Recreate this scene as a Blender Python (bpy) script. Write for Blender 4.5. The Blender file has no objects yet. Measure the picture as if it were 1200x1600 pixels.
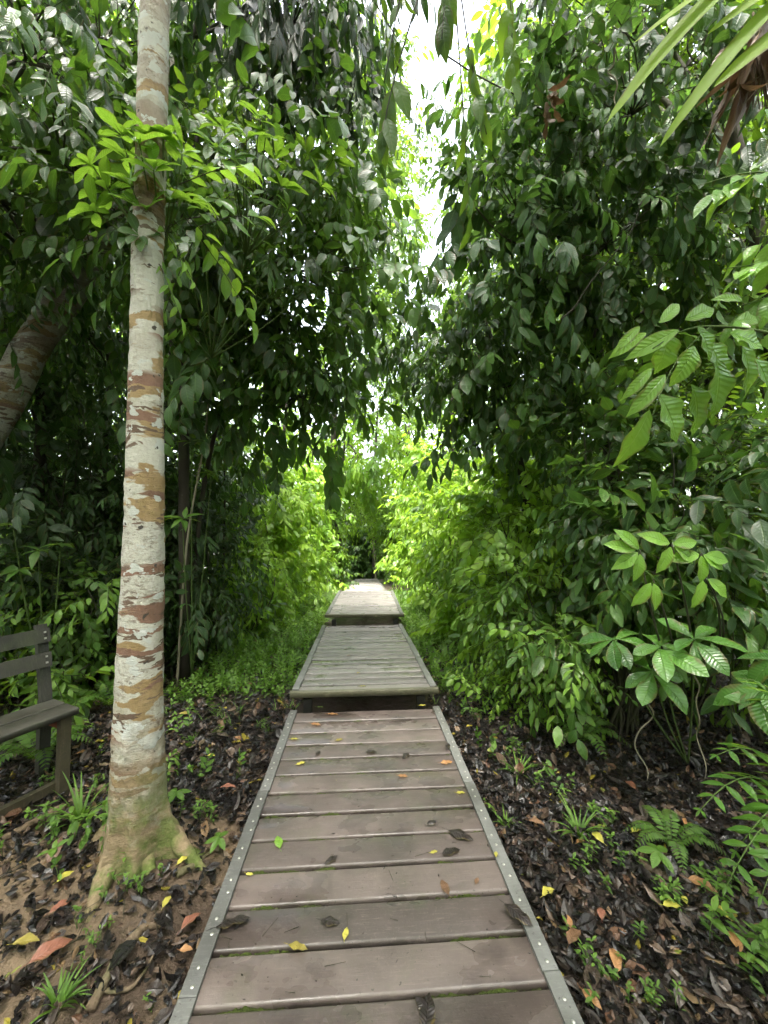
import bpy, math, random
import numpy as np
from mathutils import Vector

RS = np.random.default_rng(11)
random.seed(5)
C = bpy.context.scene.collection
R = math.radians
PI = math.pi

# ------------------------------------------------------------------ camera model
CAM = np.array([0.0, 0.0, 1.5]); FPX = 600.0
YAW, PITCH = R(3.63), R(2.58)
FWD = np.array([math.sin(YAW)*math.cos(PITCH), math.cos(YAW)*math.cos(PITCH), math.sin(PITCH)])
RGT = np.array([math.cos(YAW), -math.sin(YAW), 0.0])
UPV = np.cross(RGT, FWD)
def W(px, py, d):
    """a point of the place, d metres in front of where the photographer stood"""
    return CAM + FWD*d + RGT*((px-600)/FPX*d) + UPV*((800-py)/FPX*d)
def GP(px, py, z=-0.15):
    v = FWD + RGT*((px-600)/FPX) + UPV*((800-py)/FPX)
    t = (z-CAM[2])/v[2]
    return CAM + v*t

# ------------------------------------------------------------------ maths helpers
def nz(v):
    return v/np.maximum(np.linalg.norm(v, axis=-1, keepdims=True), 1e-9)
def rnd(n, a, b): return RS.uniform(a, b, n)
def gz(x, y):
    x = np.asarray(x, float); y = np.asarray(y, float)
    z = -0.15 - 0.093*np.maximum(0, y-8.6)
    z = z - 0.093*0 + 0.018*np.sin(x*2.3+1)*np.cos(y*1.9) + 0.010*np.sin(x*6.1+y*3.7)+0.006*np.sin(x*13-y*11)
    tb = GP(214, 1345)
    z = z + 0.07*np.exp(-((x-tb[0])**2+(y-tb[1])**2)/0.16)
    z = z + 0.05*np.exp(-((x+1.75)**2/0.5+(y-1.7)**2/0.25))
    side = np.maximum(0, np.abs(x-0.06)-1.9)
    z = z + 0.05*np.minimum(side, 3)
    path = np.exp(-((x-0.06)/0.55)**4)
    z = z - 0.06*path
    far = np.maximum(0, np.hypot(x, y)-30)
    return np.where(far > 0, np.maximum(z, -2.2), z)

# ------------------------------------------------------------------ mesh buffer
class MB:
    def __init__(self):
        self.V=[]; self.T=[]; self.M=[]; self.A=[]; self.n=0
    def add(self, V, T, mi=0, A=None):
        V = np.asarray(V, float).reshape(-1, 3); T = np.asarray(T, int).reshape(-1, 3)
        if A is None: A = np.zeros((len(V), 3))
        A = np.broadcast_to(A, (len(V), 3))
        self.V.append(V); self.T.append(T+self.n); self.A.append(A)
        self.M.append(np.full(len(T), mi)); self.n += len(V)
    def build(self, name, mats, parent=None, loc=None, smooth=True):
        V = np.concatenate(self.V); T = np.concatenate(self.T); A = np.concatenate(self.A); M = np.concatenate(self.M)
        o0 = np.zeros(3)
        if parent is not None: o0 = np.array(parent.location) if parent.parent is None else np.array(parent.location)+np.array(parent.parent.location)
        elif loc is not None: o0 = np.asarray(loc, float)
        V = V-o0
        me = bpy.data.meshes.new(name)
        me.vertices.add(len(V)); me.vertices.foreach_set('co', V.astype(np.float32).ravel())
        me.loops.add(len(T)*3); me.loops.foreach_set('vertex_index', T.astype(np.int32).ravel())
        me.polygons.add(len(T)); me.polygons.foreach_set('loop_start', (np.arange(len(T))*3).astype(np.int32))
        for m in mats: me.materials.append(m)
        me.polygons.foreach_set('material_index', M.astype(np.int32))
        me.polygons.foreach_set('use_smooth', np.full(len(T), smooth))
        at = me.attributes.new('luv', 'FLOAT_VECTOR', 'POINT')
        at.data.foreach_set('vector', A.astype(np.float32).ravel())
        me.update(calc_edges=True)
        o = bpy.data.objects.new(name, me); C.objects.link(o)
        if parent is not None: o.parent = parent
        elif loc is not None: o.location = tuple(loc)
        return o

def build_split(mb, name, mats, parent):
    for V, T, A, m in zip(mb.V, mb.T, mb.A, mb.M):
        q=MB(); q.add(V, T-T.min(), 0, A); q.M=[m]; q.build(name, mats, parent)

def tag(o, label, cat, group=None, kind=None):
    if label: o['label'] = label
    if cat: o['category'] = cat
    if group: o['group'] = group
    if kind: o['kind'] = kind
    return o
def thing(name, label, cat, loc, group=None):
    o = bpy.data.objects.new(name, None); C.objects.link(o)
    o.empty_display_size = 0.1; o.location = tuple(float(v) for v in loc)
    return tag(o, label, cat, group)

def box(mb, c, s, mi=0, ax=None, A=None, bev=0.0):
    """box centre c, full size s, optional axes ax (3x3 rows); bev chamfers the long top edges"""
    ax = np.eye(3) if ax is None else np.asarray(ax, float)
    h = np.array(s)/2
    if bev <= 0:
        q = np.array([[i, j, k] for i in (-1, 1) for j in (-1, 1) for k in (-1, 1)], float)*h
        f = [(0,1,3),(0,3,2),(4,6,7),(4,7,5),(0,4,5),(0,5,1),(2,3,7),(2,7,6),(0,2,6),(0,6,4),(1,5,7),(1,7,3)]
        # split verts per face for crisp shading
        V = q[np.array(f).ravel()]; T = np.arange(len(V)).reshape(-1, 3)
    else:
        b = bev
        prof = [(-h[1], -h[2]), (h[1], -h[2])]
        for k in range(4):
            a = k/3*PI/2; prof.append((h[1]-b+b*math.cos(a), h[2]-b+b*math.sin(a)))
        for k in range(4):
            a = PI/2+k/3*PI/2; prof.append((-h[1]+b+b*math.cos(a), h[2]-b+b*math.sin(a)))
        n = len(prof); nx = 9
        V=[]; T=[]
        xs = np.linspace(-h[0], h[0], nx)
        for x in xs:
            for p in prof: V.append((x, p[0], p[1]))
        for i in range(nx-1):
            for j in range(n):
                a_=i*n+j; b_=i*n+(j+1)%n; c_=a_+n; d_=b_+n
                T += [(a_,c_,b_),(b_,c_,d_)]
        for e, i in ((0, 0), (1, nx-1)):
            k0=len(V); V += [V[i*n+j] for j in range(n)]
            for j in range(1, n-1):
                T.append((k0, k0+j, k0+j+1) if e == 0 else (k0, k0+j+1, k0+j))
        V=np.array(V, float); T=np.array(T)
    V = V@ax + np.asarray(c, float)
    mb.add(V, T, mi, A)

def tube(mb, pts, rad, mi=0, ns=7, A=None, lump=0.0, resample=None):
    P = np.asarray(pts, float); r = np.asarray(rad, float) if np.ndim(rad) else np.full(len(P), float(rad))
    if resample:
        t0 = np.linspace(0, 1, len(P)); t = np.linspace(0, 1, resample)
        # catmull-rom
        Q=[]
        for tt in t:
            f = tt*(len(P)-1); i = min(int(f), len(P)-2); f -= i
            p0=P[max(i-1,0)]; p1=P[i]; p2=P[i+1]; p3=P[min(i+2,len(P)-1)]
            Q.append(0.5*((2*p1)+(-p0+p2)*f+(2*p0-5*p1+4*p2-p3)*f*f+(-p0+3*p1-3*p2+p3)*f**3))
        r = np.interp(t, t0, r); P = np.array(Q)
    n = len(P)
    T_ = nz(np.gradient(P, axis=0))
    ref = np.array([0.0, 0.0, 1.0]) if abs(T_[:, 2]).mean() < 0.8 else np.array([1.0, 0.0, 0.0])
    S = nz(np.cross(T_, ref)); U = np.cross(S, T_)
    a = np.linspace(0, 2*PI, ns, endpoint=False)
    rr = r[:, None]*(1+lump*RS.uniform(-1, 1, (n, ns)))
    V = P[:, None, :] + rr[..., None]*(np.cos(a)[None, :, None]*S[:, None, :]+np.sin(a)[None, :, None]*U[:, None, :])
    V = V.reshape(-1, 3)
    F=[]
    i = np.arange(n-1)[:, None]*ns; j = np.arange(ns)[None, :]; k=(j+1) % ns
    F = np.concatenate([np.stack([i+j, i+k, i+ns+j], -1).reshape(-1, 3), np.stack([i+k, i+ns+k, i+ns+j], -1).reshape(-1, 3)])
    V = np.concatenate([V, P[:1], P[-1:]])
    c0 = n*ns; c1=c0+1; j=np.arange(ns); k=(j+1) % ns
    F = np.concatenate([F, np.stack([j*0+c0, k, j], -1), np.stack([j*0+c1, (n-1)*ns+j, (n-1)*ns+k], -1)])
    mb.add(V, F, mi, A)

def sticks(mb, P0, P1, r0, r1, mi):
    """many straight three-sided twigs"""
    P0=np.asarray(P0, float); P1=np.asarray(P1, float); n=len(P0)
    if not n: return
    d=nz(P1-P0); s=nz(np.cross(d, np.array([0.3, 0.2, 1.0]))); u=np.cross(s, d)
    V=np.empty((n, 6, 3))
    for k in range(3):
        a=k*2*PI/3; o=s*math.cos(a)+u*math.sin(a)
        V[:, k]=P0+o*r0; V[:, 3+k]=P1+o*r1
    F=[]
    for k in range(3):
        m=(k+1) % 3; F += [(k, m, 3+k), (m, 3+m, 3+k)]
    F=np.array(F)
    T=(np.arange(n)[:, None, None]*6+F[None]).reshape(-1, 3)
    mb.add(V.reshape(-1, 3), T, mi)

# ------------------------------------------------------------------ leaves
def prof(u, shape):
    if shape == 'ell': p = np.sin(PI*u**0.9)**0.85*(1-0.35*np.clip((u-0.78)/0.22, 0, 1))
    elif shape == 'obo': p = np.sin(PI*u**1.45)**0.8
    elif shape == 'lan': p = np.sin(PI*u**0.72)**1.1
    elif shape == 'strap': p = np.clip(np.sin(PI*u**0.7), 0, 1)**0.5
    elif shape == 'grass': p = (1-u)**0.6*np.clip(u*9+0.5, 0, 1)
    else: p = np.sin(PI*u)
    return np.clip(p, 0, 1)
def leaves(mb, base, dr, nr, L, Wd, curl=0.5, fold=0.2, tint=0.5, ns=4, shape='ell', mi=0, wav=0.0):
    base=np.asarray(base, float).reshape(-1, 3); N=len(base)
    if not N: return
    dr=nz(np.broadcast_to(np.asarray(dr, float), (N, 3)))
    nr=np.broadcast_to(np.asarray(nr, float), (N, 3)); nr=nz(nr-dr*(nr*dr).sum(-1, keepdims=True))
    sd=np.cross(dr, nr)
    L=np.broadcast_to(L, (N,)); Wd=np.broadcast_to(Wd, (N,)); curl=np.broadcast_to(curl, (N,)); fold=np.broadcast_to(fold, (N,)); tint=np.broadcast_to(tint, (N,))
    us=[0.0]; vs=[0.0]
    uu=np.linspace(0, 1, ns+1)
    for i in range(1, ns):
        us += [uu[i]]*3; vs += [-1.0, 0.0, 1.0]
    us.append(1.0); vs.append(0.0)
    us=np.array(us); vs=np.array(vs); nv=len(us)
    F=[(0, 2, 1), (0, 3, 2)]
    for i in range(ns-2):
        a=1+3*i; b=a+3
        F += [(a, a+1, b), (a+1, b+1, b), (a+1, a+2, b+1), (a+2, b+2, b+1)]
    a=1+3*(ns-2); t=nv-1
    F += [(a, a+1, t), (a+1, a+2, t)]
    F=np.array(F)
    c=np.where(np.abs(curl) < 1e-3, 1e-3, curl)[:, None]
    al=L[:, None]*np.sin(c*us)/c; dn=L[:, None]*(1-np.cos(c*us))/c
    p=prof(us, shape)
    w=Wd[:, None]*0.5*p*np.abs(vs)
    ph=RS.uniform(0, 6.28, (N, 1))
    side=w*np.sign(vs)*(1+wav*0.4*np.sin(us*11+ph))
    up=w*fold[:, None]*1.0 - dn + wav*w*np.sin(us*14+ph+vs*1.3)
    tw=RS.normal(0, 0.03, (N, 1))*L[:, None]*us**2
    V=base[:, None]+dr[:, None]*al[..., None]+sd[:, None]*(side+tw)[..., None]+nr[:, None]*up[..., None]
    A=np.empty((N, nv, 3)); A[..., 0]=us; A[..., 1]=vs; A[..., 2]=tint[:, None]
    T=(np.arange(N)[:, None, None]*nv+F[None]).reshape(-1, 3)
    mb.add(V.reshape(-1, 3), T, mi, A.reshape(-1, 3))

def sprays(mb, P, D, ln=0.45, k=8, L=0.15, wr=0.42, hang=0.5, ang=55, ns=4, shape='ell', curl=0.7, fold=0.2,
           sag=0.12, tj=0.25, t0=0.5, miL=0, miT=1, tr=0.0022, face=None, wav=0.0, start=0.15, side_n=0.35):
    P=np.asarray(P, float).reshape(-1, 3); S=len(P); D=nz(np.asarray(D, float).reshape(-1, 3))
    up=np.array([0, 0, 1.0])
    side=nz(np.cross(D, up)+RS.normal(0, side_n, (S, 3))); side=nz(side-D*(side*D).sum(-1, keepdims=True))
    nS=np.cross(side, D)
    lnS=ln*RS.uniform(0.7, 1.25, S); tS=t0+RS.normal(0, tj, S)
    def pos(t): return P+D*(lnS*t)[:, None]-up*(sag*lnS*t*t)[:, None]*2
    B=[]; DR=[]; NR=[]; LL=[]; TT=[]
    for j in range(k):
        t=start+(1-start)*(j/max(1, k-1)); s=1 if j % 2 else -1
        last=(j == k-1)
        a=np.radians(RS.normal(12 if last else ang*(1-0.25*t), 12, S))
        b=pos(t); T_=nz(D-up*(4*sag*t))
        d=T_*np.cos(a)[:, None]+side*(s*np.sin(a))[:, None]
        d=d-up*(hang*RS.uniform(0.4, 1.3, S))[:, None]+RS.normal(0, 0.12, (S, 3))
        d=nz(d)
        n=nS+up*0.4+RS.normal(0, 0.28, (S, 3))
        if face is not None: n=n+np.asarray(face)*1.0
        B.append(b); DR.append(d); NR.append(n)
        LL.append(L*RS.uniform(0.65, 1.2, S)*(1.05-0.35*abs(t-0.55)))
        TT.append(tS+RS.normal(0, 0.12, S))
    B=np.concatenate(B); DR=np.concatenate(DR); NR=np.concatenate(NR); LL=np.concatenate(LL); TT=np.clip(np.concatenate(TT), 0, 1)
    leaves(mb, B, DR, NR, LL, LL*wr*RS.uniform(0.85, 1.15, len(LL)), RS.normal(curl, 0.3, len(LL)), RS.normal(fold, 0.12, len(LL)), TT, ns, shape, miL, wav)
    if tr > 0:
        p0=pos(0.0); p1=pos(0.5); p2=pos(1.0)
        sticks(mb, p0, p1, tr*1.3, tr, miT); sticks(mb, p1, p2, tr, tr*0.6, miT)

def whorls(mb, P, D, k=7, L=0.15, wr=0.4, hang=0.3, spread=65, ns=5, shape='obo', curl=0.6, fold=0.25, t0=0.5, tj=0.15, miL=0, wav=0.0):
    P=np.asarray(P, float).reshape(-1, 3); S=len(P); D=nz(np.asarray(D, float).reshape(-1, 3))
    s=nz(np.cross(D, np.array([0.31, 0.17, 0.9]))); u=np.cross(s, D); tS=t0+RS.normal(0, tj, S)
    for j in range(k):
        a=RS.uniform(-0.3, 0.3, S)+j*2*PI/k; sp=np.radians(RS.normal(spread, 12, S))
        rad=s*np.cos(a)[:, None]+u*np.sin(a)[:, None]
        d=D*np.cos(sp)[:, None]+rad*np.sin(sp)[:, None]-np.array([0, 0, 1.0])*(hang*RS.uniform(0.5, 1.3, S))[:, None]
        n=D-rad*0.2+RS.normal(0, 0.15, (S, 3))
        LL=L*RS.uniform(0.6, 1.1, S)
        leaves(mb, P+RS.normal(0, 0.006, (S, 3)), d, n, LL, LL*wr, RS.normal(curl, 0.2, S), fold, np.clip(tS+RS.normal(0, 0.1, S), 0, 1), ns, shape, miL, wav)

# ------------------------------------------------------------------ materials
def newmat(name):
    m=bpy.data.materials.new(name); m.use_nodes=True; nt=m.node_tree
    for n in list(nt.nodes): nt.nodes.remove(n)
    out=nt.nodes.new('ShaderNodeOutputMaterial')
    return m, nt, out
def nd(nt, t, **kw):
    n=nt.nodes.new(t)
    for k, v in kw.items():
        if k in ('operation', 'blend_type', 'data_type', 'attribute_name', 'feature', 'interpolation', 'noise_dimensions', 'wave_type', 'distance'): setattr(n, k, v)
        else:
            n.inputs[int(k[1:]) if k[1:].isdigit() else k.replace('_', ' ')].default_value=v
    return n
def lk(nt, a, b): nt.links.new(a, b)
def math_(nt, op, a, b=None, clamp=False):
    n=nt.nodes.new('ShaderNodeMath'); n.operation=op; n.use_clamp=clamp
    for i, v in enumerate((a, b)):
        if v is None: continue
        if isinstance(v, (int, float)): n.inputs[i].default_value=v
        else: nt.links.new(v, n.inputs[i])
    return n.outputs[0]
def ramp(nt, fac, stops, interp='LINEAR'):
    r=nt.nodes.new('ShaderNodeValToRGB'); r.color_ramp.interpolation=interp
    e=r.color_ramp.elements
    while len(e) < len(stops): e.new(0.5)
    for i, (p, c) in enumerate(stops):
        e[i].position=p; e[i].color=tuple(c)+(1,) if len(c) == 3 else c
    nt.links.new(fac, r.inputs[0]); return r.outputs[0]
def mix(nt, fac, a, b, mode='MIX'):
    n=nt.nodes.new('ShaderNodeMix'); n.data_type='RGBA'; n.blend_type=mode
    for i, v in ((0, fac), (6, a), (7, b)):
        if isinstance(v, (int, float)): n.inputs[i].default_value=v
        elif isinstance(v, (tuple, list)): n.inputs[i].default_value=tuple(v)+((1,) if len(v) == 3 else ())
        else: nt.links.new(v, n.inputs[i])
    return n.outputs[2]
def noise(nt, vec, scale, detail=4, rough=0.55):
    n=nt.nodes.new('ShaderNodeTexNoise'); n.inputs['Scale'].default_value=scale; n.inputs['Detail'].default_value=detail; n.inputs['Roughness'].default_value=rough
    if vec is not None: nt.links.new(vec, n.inputs['Vector'])
    return n.outputs[0]
def mapping(nt, vec, sc, loc=(0, 0, 0)):
    n=nt.nodes.new('ShaderNodeMapping'); n.inputs['Scale'].default_value=sc; n.inputs['Location'].default_value=loc
    nt.links.new(vec, n.inputs['Vector']); return n.outputs[0]
def objco(nt):
    return nt.nodes.new('ShaderNodeTexCoord').outputs['Object']
def gpos(nt): return nt.nodes.new('ShaderNodeNewGeometry').outputs['Position']
def principled(nt, out, col, rough=0.6, spec=0.5, height=None, bstr=0.3, bdist=0.01, link=True):
    p=nt.nodes.new('ShaderNodeBsdfPrincipled')
    if isinstance(col, (tuple, list)): p.inputs['Base Color'].default_value=tuple(col)+(1,)
    else: nt.links.new(col, p.inputs['Base Color'])
    if isinstance(rough, (int, float)): p.inputs['Roughness'].default_value=rough
    else: nt.links.new(rough, p.inputs['Roughness'])
    p.inputs['Specular IOR Level'].default_value=spec
    if height is not None:
        b=nt.nodes.new('ShaderNodeBump'); b.inputs['Strength'].default_value=bstr; b.inputs['Distance'].default_value=bdist
        nt.links.new(height, b.inputs['Height']); nt.links.new(b.outputs[0], p.inputs['Normal'])
    if link: nt.links.new(p.outputs[0], out.inputs[0])
    return p

def leafmat(name, c0, c1, c2, transl=0.35, rough=0.33, tcol=None, veins=9, spec=0.5, vstr=0.5, spots=0.25, vcol=(0.22, 0.32, 0.09)):
    m, nt, out=newmat(name)
    at=nt.nodes.new('ShaderNodeAttribute'); at.attribute_name='luv'
    sp=nt.nodes.new('ShaderNodeSeparateXYZ'); lk(nt, at.outputs['Vector'], sp.inputs[0])
    u, v, t=sp.outputs
    col=ramp(nt, t, [(0.0, c0), (0.5, c1), (1.0, c2)])
    av=math_(nt, 'ABSOLUTE', v)
    k=math_(nt, 'SUBTRACT', math_(nt, 'MULTIPLY', u, veins), math_(nt, 'MULTIPLY', av, 1.6))
    fr=math_(nt, 'FRACT', k)
    tri=math_(nt, 'ABSOLUTE', math_(nt, 'SUBTRACT', math_(nt, 'MULTIPLY', fr, 2), 1))
    vein=math_(nt, 'SUBTRACT', 1, math_(nt, 'MULTIPLY', math_(nt, 'SUBTRACT', 1, tri), 5), True)
    mid=math_(nt, 'SUBTRACT', 1, math_(nt, 'MULTIPLY', av, 11), True)
    vm=math_(nt, 'MAXIMUM', math_(nt, 'MULTIPLY', vein, 0.5), mid)
    lite=mix(nt, 0.45, c2, vcol)
    col=mix(nt, math_(nt, 'MULTIPLY', vm, 0.55), col, lite)
    co=objco(nt)
    nn=noise(nt, co, 23, 3)
    col=mix(nt, math_(nt, 'MULTIPLY', math_(nt, 'SUBTRACT', math_(nt, 'MULTIPLY', nn, 3), 1.1, True), spots), col, (c0[0]*0.7+.01, c0[1]*0.8, c0[2]*0.7))
    n5=noise(nt, co, 11, 4, .6)
    edge=math_(nt, 'MULTIPLY', math_(nt, 'MULTIPLY', math_(nt, 'SUBTRACT', math_(nt, 'ADD', av, math_(nt, 'MULTIPLY', n5, 1.6)), 1.62), 6, True), .8)
    hole=math_(nt, 'MULTIPLY', math_(nt, 'SUBTRACT', noise(nt, co, 75, 2), .70), 14, True)
    col=mix(nt, math_(nt, 'MAXIMUM', edge, hole), col, (.10,.075,.025))
    hgt=math_(nt, 'SUBTRACT', math_(nt, 'MULTIPLY', tri, -0.5), math_(nt, 'MULTIPLY', mid, 0.8))
    rg=math_(nt, 'ADD', rough-0.08, math_(nt, 'MULTIPLY', nn, 0.2))
    p=principled(nt, out, col, rg, spec, hgt, vstr, 0.004, link=False)
    tr=nt.nodes.new('ShaderNodeBsdfTranslucent')
    tc=tcol or (c2[0]*1.6+.02, c2[1]*1.35, c2[2]*0.6)
    lk(nt, mix(nt, 0.6, col, tc), tr.inputs[0])
    ms=nt.nodes.new('ShaderNodeMixShader'); ms.inputs[0].default_value=transl
    lk(nt, p.outputs[0], ms.inputs[1]); lk(nt, tr.outputs[0], ms.inputs[2]); lk(nt, ms.outputs[0], out.inputs[0])
    return m

M={}
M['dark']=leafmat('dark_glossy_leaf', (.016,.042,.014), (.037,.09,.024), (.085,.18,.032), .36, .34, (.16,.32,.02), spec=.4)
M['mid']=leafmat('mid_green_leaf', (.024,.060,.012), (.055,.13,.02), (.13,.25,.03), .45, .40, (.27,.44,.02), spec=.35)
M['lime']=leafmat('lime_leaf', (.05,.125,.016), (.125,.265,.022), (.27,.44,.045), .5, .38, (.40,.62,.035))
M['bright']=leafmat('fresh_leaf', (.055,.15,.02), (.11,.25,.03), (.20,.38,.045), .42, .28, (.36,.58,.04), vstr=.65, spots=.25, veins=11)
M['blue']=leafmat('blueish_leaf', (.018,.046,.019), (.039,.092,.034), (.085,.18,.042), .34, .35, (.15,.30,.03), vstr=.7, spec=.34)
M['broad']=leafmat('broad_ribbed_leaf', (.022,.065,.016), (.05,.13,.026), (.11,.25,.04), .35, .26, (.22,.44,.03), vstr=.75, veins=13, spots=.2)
M['deep']=leafmat('shade_darkened_leaf', (.010,.026,.010), (.021,.050,.016), (.05,.11,.025), .28, .38, (.10,.22,.02), spec=.35)  # lowered leaf colour: the shade of the thickets is put into the albedo
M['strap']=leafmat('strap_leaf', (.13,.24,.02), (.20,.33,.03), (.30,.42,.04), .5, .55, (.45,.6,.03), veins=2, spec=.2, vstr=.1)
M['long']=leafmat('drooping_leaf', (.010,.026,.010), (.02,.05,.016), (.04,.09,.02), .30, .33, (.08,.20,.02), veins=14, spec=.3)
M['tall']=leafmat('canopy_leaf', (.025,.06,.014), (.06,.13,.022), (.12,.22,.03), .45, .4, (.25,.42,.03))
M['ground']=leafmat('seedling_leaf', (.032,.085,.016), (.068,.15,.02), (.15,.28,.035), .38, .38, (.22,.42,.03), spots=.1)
M['dead']=leafmat('dead_leaf', (.05,.03,.02), (.10,.055,.03), (.2,.11,.06), .2, .5, (.2,.1,.04))

def barkmat(name, a, b, moss=0.2, sc=8):
    m, nt, out=newmat(name); co=objco(nt)
    n1=noise(nt, mapping(nt, co, (1, 1, .25)), sc*2, 6, .65); n2=noise(nt, co, sc*.4, 3)
    col=mix(nt, n1, a, b)
    col=mix(nt, ramp(nt, n2, [(.52, (0, 0, 0)), (.62, (moss, moss, moss))]), col, (.05,.09,.02))
    principled(nt, out, col, .8, .3, n1, .6, .02); return m
M['bark']=barkmat('dark_bark', (.012,.010,.007), (.048,.038,.027))
M['twig']=barkmat('twig_bark', (.02,.022,.012), (.06,.055,.03), .1, 30)
M['palebark']=barkmat('pale_bark', (.10,.085,.06), (.30,.26,.19), .3)
M['stem']=barkmat('green_stem', (.05,.08,.02), (.09,.14,.03), 0, 30)
M['rootm']=barkmat('root_bark', (.05,.035,.022), (.19,.135,.085), .3, 14)

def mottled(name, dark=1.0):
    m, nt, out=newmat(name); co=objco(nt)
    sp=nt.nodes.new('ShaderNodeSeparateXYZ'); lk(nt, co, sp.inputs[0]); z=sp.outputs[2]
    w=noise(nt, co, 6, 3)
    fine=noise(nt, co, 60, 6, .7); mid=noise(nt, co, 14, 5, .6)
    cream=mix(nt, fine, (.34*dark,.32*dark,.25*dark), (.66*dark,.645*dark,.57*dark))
    ctr=nt.nodes.new('ShaderNodeVectorMath'); ctr.operation='ADD'; nv=nt.nodes.new('ShaderNodeTexNoise'); nv.inputs['Scale'].default_value=7; nv.inputs['Detail'].default_value=4; lk(nt, co, nv.inputs['Vector'])
    sc_=nt.nodes.new('ShaderNodeVectorMath'); sc_.operation='SCALE'; sc_.inputs['Scale'].default_value=.07; lk(nt, nv.outputs['Color'], sc_.inputs[0])
    lk(nt, co, ctr.inputs[0]); lk(nt, sc_.outputs[0], ctr.inputs[1]); co_w=ctr.outputs[0]
    def patch(scale, st, loc, lo, hi, det=3):
        n=noise(nt, mapping(nt, co_w, st, loc), scale, det, .5)
        return ramp(nt, n, [(lo, (0, 0, 0)), (hi, (1, 1, 1))])
    cream=mix(nt, patch(3.2, (1, 1, .8), (2, 1, 0), .48, .60), cream, mix(nt, fine, (.22*dark,.19*dark,.13*dark), (.40*dark,.36*dark,.27*dark)))
    col=mix(nt, patch(3.7, (.7, .7, 2.4), (7.3, 3, 5), .555, .57), cream, mix(nt, mid, (.24*dark,.15*dark,.06*dark), (.38*dark,.28*dark,.14*dark)))
    top=ramp(nt, math_(nt, 'MULTIPLY', z, .2), [(.58, (1, 1, 1)), (.75, (.35, .35, .35))])
    top=math_(nt, 'MULTIPLY', top, ramp(nt, noise(nt, mapping(nt, co, (.5, .5, 1.6), (2, 2, 5)), 1.9, 2), [(.40, (.15, .15, .15)), (.47, (1, 1, 1))]))
    col=mix(nt, math_(nt, 'MULTIPLY', top, patch(4.0, (.42, .42, 3.3), (1.5, 9, 2.2), .545, .56)), col, mix(nt, mid, (.15*dark,.082*dark,.056*dark), (.29*dark,.165*dark,.11*dark)))
    col=mix(nt, math_(nt, 'MULTIPLY', top, patch(7.5, (.7, .7, 3.2), (4.5, 2, 8.2), .59, .60)), col, mix(nt, mid, (.09*dark,.055*dark,.035*dark), (.18*dark,.12*dark,.08*dark)))
    # faint brown blotching and speckle
    col=mix(nt, math_(nt, 'MULTIPLY', ramp(nt, noise(nt, mapping(nt, co, (1, 1, 1.6)), 30, 6, .7), [(.5, (0, 0, 0)), (.62, (1, 1, 1))]), ramp(nt, noise(nt, co, 3.7, 3), [(.45, (0, 0, 0)), (.6, (.8, .8, .8))])), col, (.15*dark,.10*dark,.07*dark))
    col=mix(nt, patch(8, (1, 1, 1.5), (0, 5, 1), .60, .61, 6), col, (.50*dark,.51*dark,.47*dark))
    col=mix(nt, ramp(nt, noise(nt, mapping(nt, co, (1, 1, 1), (3, 3, 3)), 22, 4), [(.66, (0, 0, 0)), (.70, (1, 1, 1))]), col, (.06,.05,.04))
    # lower trunk: tan rough bark with moss
    low=math_(nt, 'ADD', math_(nt, 'MULTIPLY', z, -1.9), math_(nt, 'ADD', 1.45, math_(nt, 'MULTIPLY', math_(nt, 'SUBTRACT', mid, .5), 1.6)), True)
    tan=mix(nt, fine, (.12*dark,.085*dark,.045*dark), (.36*dark,.27*dark,.16*dark))
    col=mix(nt, low, col, tan)
    mossf=math_(nt, 'MULTIPLY', ramp(nt, noise(nt, co, 5.5, 6, .65), [(.43, (0, 0, 0)), (.55, (1, 1, 1))]),
                ramp(nt, z, [(.0, (1, 1, 1)), (.36, (.8, .8, .8)), (.6, (0, 0, 0))]))
    col=mix(nt, math_(nt, 'MULTIPLY', mossf, .85), col, mix(nt, fine, (.03,.06,.008), (.12,.19,.02)))
    crk=noise(nt, mapping(nt, co, (1, 1, 4)), 34, 6, .7)
    h=math_(nt, 'ADD', math_(nt, 'MULTIPLY', crk, 1.4), math_(nt, 'ADD', fine, math_(nt, 'MULTIPLY', mid, 2)))
    principled(nt, out, col, .72, .35, h, .75, .014); return m
M['mottled']=mottled('mottled_bark')
M['mottled2']=mottled('shade_dimmed_mottled_bark', .5)  # same bark dimmed; shade on the leaning trunk is put into its colour

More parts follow.
